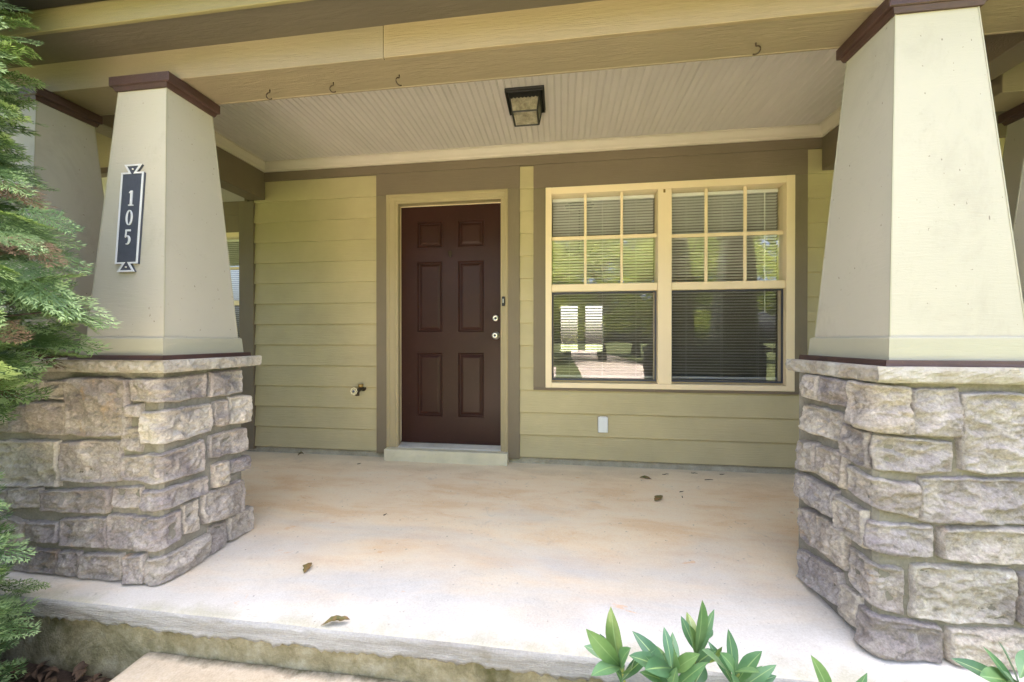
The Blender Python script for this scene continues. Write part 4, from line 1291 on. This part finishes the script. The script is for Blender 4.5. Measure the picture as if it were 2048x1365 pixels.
for names, lb in zip(bushes, blabels):
    c0 = Vector(LAUREL[names[0]][0])
    if len(names) > 1:
        c0 = Vector((0.30, 0.90, 0))
    b = thing('laurel_shrub', (c0.x, c0.y - 0.03, -0.33), lb, 'shrub', 'laurel shrubs in the bed before the porch')
    sd = 0
    for nm in names:
        c, tips = LAUREL[nm]
        c = Vector(c)
        root = Vector((c0.x + (c.x - c0.x) * 0.5, c.y - 0.04, -0.34))
        top = Vector(tips[0])
        mk('stem', tube([root, root.lerp(c, 0.5) + Vector((0.01, 0.012, 0)), c, c.lerp(top, 0.18)], [0.0055, 0.0045, 0.0034, 0.002], 7), 'stem_green', b, True)
        for q, t in enumerate(tips):
            sd += 1
            t = Vector(t)
            bs = c + Vector((0, 0, -0.018 + 0.012 * (q % 4)))
            rg = random.Random(sd * 7 + ord(nm))
            upv = (Vector((0, -0.55, 0.8)) + Vector((rg.uniform(-.5, .5), rg.uniform(-.3, .3), rg.uniform(-.2, .3))))
            L = (t - bs).length
            laurel_leaf(leaf_mesh(bs, t, min(0.043, max(0.026, L * 0.29)), upv, 0.22, rg.uniform(0.02, 0.10), 10, 0.03, sd, 0.55), b)
        for q in range(5 if len(names) > 1 else 2):
            rg = random.Random(sd * 17 + q + ord(nm))
            an = rg.uniform(0, 6.28)
            t = c + Vector((math.cos(an) * 0.090, math.sin(an) * 0.05 - 0.02, rg.uniform(0.02, 0.105)))
            laurel_leaf(leaf_mesh(c + Vector((0, 0, -0.05 + 0.007 * q)), t, rg.uniform(0.024, 0.032), (rg.uniform(-.4, .4), -0.6, 0.8), 0.2, 0.06, 10, 0.03, sd + 90 + q, 0.55), b)
        for q in range(5):      # lower leaves on the stem, under the frame
            rg = random.Random(sd * 31 + q)
            bs = root.lerp(c, 0.35 + 0.12 * q)
            an = q * 2.4 + ord(nm)
            t = bs + Vector((math.cos(an) * 0.10, math.sin(an) * 0.05 - 0.02, rg.uniform(0.02, 0.07)))
            laurel_leaf(leaf_mesh(bs, t, 0.036, (0, -0.3, 1), 0.22, 0.06, 10, 0.03, sd + 50 + q, 0.55), b)

# fallen leaves and twigs on the porch floor
def flat_leaf(x, y, L, w, ang, label, fold=0.5, droop=0.12, ragged=0.25, seed=1, curl=0.1):
    z = floor_z(y) + 0.004
    d = Vector((math.cos(ang), math.sin(ang), 0)) * L / 2
    o = mk('fallen_leaf', leaf_mesh(Vector((x, y, z)) - d, Vector((x, y, z + 0.004)) + d, w, (0, 0, 1), fold, droop, 10, ragged, seed, 0.5, curl), 'deadleaf', None, True)
    return tag(o, label, 'leaf', 'dead leaves lying on the porch floor')
flat_leaf(-1.128, 1.545, 0.062, 0.034, 1.75, 'upright-lying green and brown dead leaf on the white floor beside the plaque column pier', 0.3, 0.1, 0.3, 3)
flat_leaf(-0.812, 1.262, 0.100, 0.028, 0.25, 'long curled brown dead leaf at the lip of the slab', 0.6, 0.1, 0.5, 4)
flat_leaf(0.617, 2.475, 0.082, 0.046, 0.75, 'flat olive brown dead leaf on the stained floor below the window', 0.15, 0.08, 0.15, 5, 0.15)
flat_leaf(0.615, 2.830, 0.085, 0.03, -0.2, 'folded dark green dead leaf with both ends down near the wall', -0.9, 0.22, 0.2, 6, -0.1)
flat_leaf(-2.235, 2.975, 0.050, 0.045, 0.5, 'crumpled small dead leaf at the foot of the siding under the hose spigot wall', 0.7, 0.25, 0.6, 7, 0.2)
tw = [(0.78, 2.93, .05, 0.2), (1.00, 2.98, .045, -.3), (1.06, 2.86, .06, .1), (0.80, 2.62, .03, .3), (1.2, 2.98, .035, 0), (-1.02, 2.07, .02, .8), (-1.63, 2.86, .03, .5), (0.78, 2.54, .02, 1.4)]
for i, (x, y, L, a) in enumerate(tw):
    z = floor_z(y) + 0.003
    p = [Vector((x, y, z)) + Vector((math.cos(a), math.sin(a), 0)) * (L * t) + Vector((0, 0.004 * math.sin(t * 7 + i), 0.002 * math.sin(t * 5))) for t in (-.5, -.2, .1, .5)]
    o = mk('twig', tube(p, [0.0022, 0.003, 0.0022, 0.0012], 5), 'rust', None, True)
    tag(o, 'tiny dark twig lying on the porch floor', 'twig', 'twigs scattered on the porch floor')

# ------------------------------------------------------------------ leaf litter in the bed
def litter():
    rng = random.Random(12)
    V = []; F = []
    for i in range(900):
        x = rng.uniform(-2.9, -1.66); y = rng.uniform(0.5, 1.24); z = -0.318 + rng.uniform(0, 0.02)
        a = rng.uniform(0, 6.28); L = rng.uniform(0.03, 0.07)
        d = Vector((math.cos(a), math.sin(a), rng.uniform(-.25, .25))) * L
        v, f = leaf_mesh((x, y, z), Vector((x, y, z)) + d, L * rng.uniform(.35, .6), (rng.uniform(-.5, .5), rng.uniform(-.5, .5), 1), 0.4, 0.15, 4, 0.3, i)
        n = len(V); V += v; F += [[q + n for q in g] for g in f]
    o = mk('leaf_litter', (V, F), 'litter', None, True)
    o['kind'] = 'stuff'
    o['label'] = 'brown dead leaf litter covering the bed under the conifer'
litter()

# ------------------------------------------------------------------ conifer with flat fan sprays
def make_spray(rng, L):
    """array of rhombi (n,4,3) + tip value; spray lies in local xy, grows along +x"""
    quads = []; tipv = []
    def rh(p, d, ln, wd, tv):
        d = d / np.linalg.norm(d)
        s = np.array([-d[1], d[0], 0.0]) * wd / 2
        zj = np.array([0, 0, rng.uniform(-1, 1) * 0.0012])
        quads.append([p, p + d * ln * 0.45 + s + zj, p + d * ln, p + d * ln * 0.45 - s + zj]); tipv.append(tv)
    nb = int(L / 0.0115)
    cur = rng.uniform(-0.5, 0.5)
    def axis(t):
        return np.array([L * t, cur * L * t * t * 0.35, -0.18 * L * t * t])
    for i in range(nb):
        t = i / nb
        p = axis(t); d = axis(min(1, t + .05)) - axis(t - .05)
        rh(p, d, L / nb * 1.5, 0.0045, t)
        sg = 1 if i % 2 else -1
        bl = L * (0.50 * (1 - t) ** 0.75 + 0.07) * rng.uniform(0.75, 1.15)
        ang = math.atan2(d[1], d[0]) + sg * math.radians(rng.uniform(36, 52))
        bd = np.array([math.cos(ang), math.sin(ang), -0.1])
        m = max(2, int(bl / 0.0115))
        for k in range(m):
            u = k / m
            a2 = ang - sg * 0.35 * u
            bd = np.array([math.cos(a2), math.sin(a2), -0.12])
            q = p + bd * bl * u
            rh(q, bd, bl / m * 1.6, 0.0040, 0.35 * t + 0.65 * u)
            for s2 in (1, -1):
                if rng.random() < 0.85:
                    a3 = a2 + s2 * math.radians(rng.uniform(30, 46))
                    ln = 0.028 * (1 - 0.45 * u) * rng.uniform(0.7, 1.25)
                    rh(q, np.array([math.cos(a3), math.sin(a3), rng.uniform(-.25, .15)]), ln, 0.0048, 0.3 * t + 0.7 * min(1, u + 0.25))
    return np.array(quads), np.array(tipv)

def conifer():
    rng = random.Random(21)
    root = thing('conifer_shrub', (-2.45, 0.95, -0.35), 'feathery green conifer with fan sprays growing before the plaque column stone pier', 'shrub')
    protos = [make_spray(rng, l) for l in (0.16, 0.19, 0.21, 0.24, 0.17, 0.20)]
    zs = [2.75, 2.5, 2.2, 1.9, 1.6, 1.35, 1.15, 1.0, 0.88, 0.78, 0.70, 0.58, 0.46, 0.36, 0.2, 0.0, -0.2, -0.34]
    rs = [0.34, 0.46, 0.57, 0.60, 0.64, 0.84, 0.94, 0.92, 0.80, 0.68, 0.46, 0.24, 0.40, 0.56, 0.72, 0.72, 0.60, 0.54]
    axis = Vector((-2.45, 0.95, 0))
    allq = []; mi = []
    limbs = []
    n = 0
    while n < 1200:
        z = rng.uniform(-0.3, 2.6)
        r = float(np.interp(z, zs[::-1], rs[::-1]))
        az = rng.uniform(-math.pi, math.pi)
        if math.cos(az) < -0.1 and rng.random() < 0.75: continue
        ry = min(r, 0.36 if z < 0.98 else 0.46)
        f = rng.uniform(0.35, 1.0) ** 0.6
        wob = 1 + 0.16 * noise.noise(Vector((az * 1.6, z * 3.2, 4.0)))
        rad = r * f * wob
        tipp = Vector((axis.x + rad * math.cos(az), axis.y + ry * f * wob * math.sin(az), z))
        if tipp.y > 1.30 and z < 0.98: continue
        if tipp.y < 0.82 and rng.random() < 0.6: continue
        q, tv = protos[rng.randrange(6)]
        L = q[:, :, 0].max()
        out_d = Vector((math.cos(az), math.sin(az) * 0.7, rng.uniform(-0.55, 0.45) + (0.25 if z < 0.4 else 0.0)))
        out_d.normalize()
        sc = rng.uniform(0.75, 1.2)
        basep = tipp - out_d * L * sc
        nrm = Vector((rng.uniform(-.7, .7), rng.uniform(-.9, .3), rng.uniform(.25, 1.0)))
        side = nrm.cross(out_d).normalized(); nrm = out_d.cross(side)
        R = np.array([list(out_d), list(side), list(nrm)])
        pts = (q.reshape(-1, 3) * sc) @ R + np.array(list(basep))
        allq.append(pts)
        dry = (f < 0.68 and rng.random() < 0.5) or rng.random() < 0.035
        pale = rng.uniform(0.45, 0.85)
        mi.append(np.where(tv > pale, 1, 0) if not dry else np.full(len(tv), 2))
        if n % 9 == 0:
            limbs.append(basep)
        n += 1
    P = np.concatenate(allq) - np.array([-2.45, 0.95, -0.35])
    MI = np.concatenate(mi)
    nq = len(MI)
    me = bpy.data.meshes.new('foliage')
    me.vertices.add(nq * 4); me.vertices.foreach_set('co', P.astype(np.float32).ravel())
    me.loops.add(nq * 4); me.loops.foreach_set('vertex_index', np.arange(nq * 4, dtype=np.int32))
    me.polygons.add(nq); me.polygons.foreach_set('loop_start', np.arange(0, nq * 4, 4, dtype=np.int32))
    for k in ('conifer', 'conifer_tip', 'conifer_dry'):
        me.materials.append(M[k])
    me.polygons.foreach_set('material_index', MI.astype(np.int32))
    me.update(calc_edges=True); me.validate()
    o = bpy.data.objects.new('foliage', me); link(o, root)
    mk('trunk', tube([(-2.45, 0.95, -0.4), (-2.46, 0.94, 0.6), (-2.44, 0.96, 1.6), (-2.45, 0.95, 2.6)], [0.045, 0.036, 0.026, 0.012], 10), 'bark', root, True)
    parts = []
    for b in limbs:
        s = Vector((-2.45, 0.95, b.z - 0.12))
        parts.append(tube([s, s.lerp(b, 0.5) + Vector((0, 0, 0.02)), b], [0.009, 0.006, 0.002], 5))
    mk('branches', join(*parts), 'bark', root, True)
conifer()

# ------------------------------------------------------------------ trees across the yard
def tree_proto(name, seed, H, label):
    rng = np.random.default_rng(seed)
    rr = random.Random(seed)
    root = thing(name, (0, 0, 0), label, 'tree', 'trees across the yard')
    mk('trunk', tube([(0, 0, -0.4), (0.1, 0.05, H * 0.25), (-0.1, 0.1, H * 0.5), (0.05, 0, H * 0.85)], [0.30, 0.22, 0.15, 0.04], 10), 'bark', root, True)
    cl = []
    parts = []
    for i in range(46):
        t = rr.uniform(0.22, 1.0)
        z = H * t
        R = H * 0.33 * math.sin(math.pi * min(1, (t - 0.1) / 0.95)) ** 0.7 + 0.3
        a = rr.uniform(0, 6.283); r = R * rr.uniform(0.35, 1.0)
        c = (r * math.cos(a), r * math.sin(a), z)
        cl.append((c, rr.uniform(0.5, 1.05)))
        if i % 3 == 0:
            parts.append(tube([(0, 0, z * 0.7), (c[0] * 0.5, c[1] * 0.5, z * 0.85), c], [0.07, 0.045, 0.015], 6))
    mk('limbs', join(*parts), 'bark', root, True)
    pts = []
    for c, s in cl:
        k = int(330 * s)
        d = rng.normal(size=(k, 3)); d /= np.linalg.norm(d, axis=1)[:, None]
        p = np.array(c) + d * (s * rng.uniform(0.25, 1.0, (k, 1)) ** 0.5) * np.array([1.25, 1.25, 0.75])
        u = rng.normal(size=(k, 3)); u /= np.linalg.norm(u, axis=1)[:, None]
        w = np.cross(u, rng.normal(size=(k, 3))); w /= np.linalg.norm(w, axis=1)[:, None]
        l = rng.uniform(0.08, 0.16, (k, 1))
        pts.append(np.stack([p - u * l, p + w * l * 0.45, p + u * l, p - w * l * 0.45], axis=1))
    Q = np.concatenate(pts); nq = len(Q)
    me = bpy.data.meshes.new('crown')
    me.vertices.add(nq * 4); me.vertices.foreach_set('co', Q.astype(np.float32).ravel())
    me.loops.add(nq * 4); me.loops.foreach_set('vertex_index', np.arange(nq * 4, dtype=np.int32))
    me.polygons.add(nq); me.polygons.foreach_set('loop_start', np.arange(0, nq * 4, 4, dtype=np.int32))
    me.materials.append(M['tree_leaf'])
    me.update(calc_edges=True); me.validate()
    o = bpy.data.objects.new('crown', me); link(o, root)
    return root
protos = [tree_proto('broadleaf_tree', 3, 9.0, ''), tree_proto('broadleaf_tree', 9, 7.0, '')]
spots = [(-8.5, -16.0, 0, 0.62), (-1.0, -15.0, 1, 1.02), (2.6, -18.0, 0, 0.98), (6.4, -14.5, 1, 1.10), (10.2, -17.5, 0, 0.98), (14.5, -16.5, 1, 0.95), (-14.5, -17.0, 1, 0.9), (0.6, -25.0, 0, 1.1), (-5.0, -24.0, 0, 0.85), (6.0, -25.0, 0, 1.2), (12.0, -27.0, 0, 1.2)]
used = [False, False]
for i, (x, y, k, s) in enumerate(spots):
    pr = protos[k]
    if not used[k]:
        t = pr; used[k] = True
    else:
        t = pr.copy(); link(t)
        for ch_ in pr.children:
            c = ch_.copy(); link(c); c.parent = t
    t.location = (x, y, -0.36); t.scale = (s, s, s); t.rotation_euler = (0, 0, i * 1.3)
    t['label'] = 'leafy green tree across the yard, mirrored in the window glass'
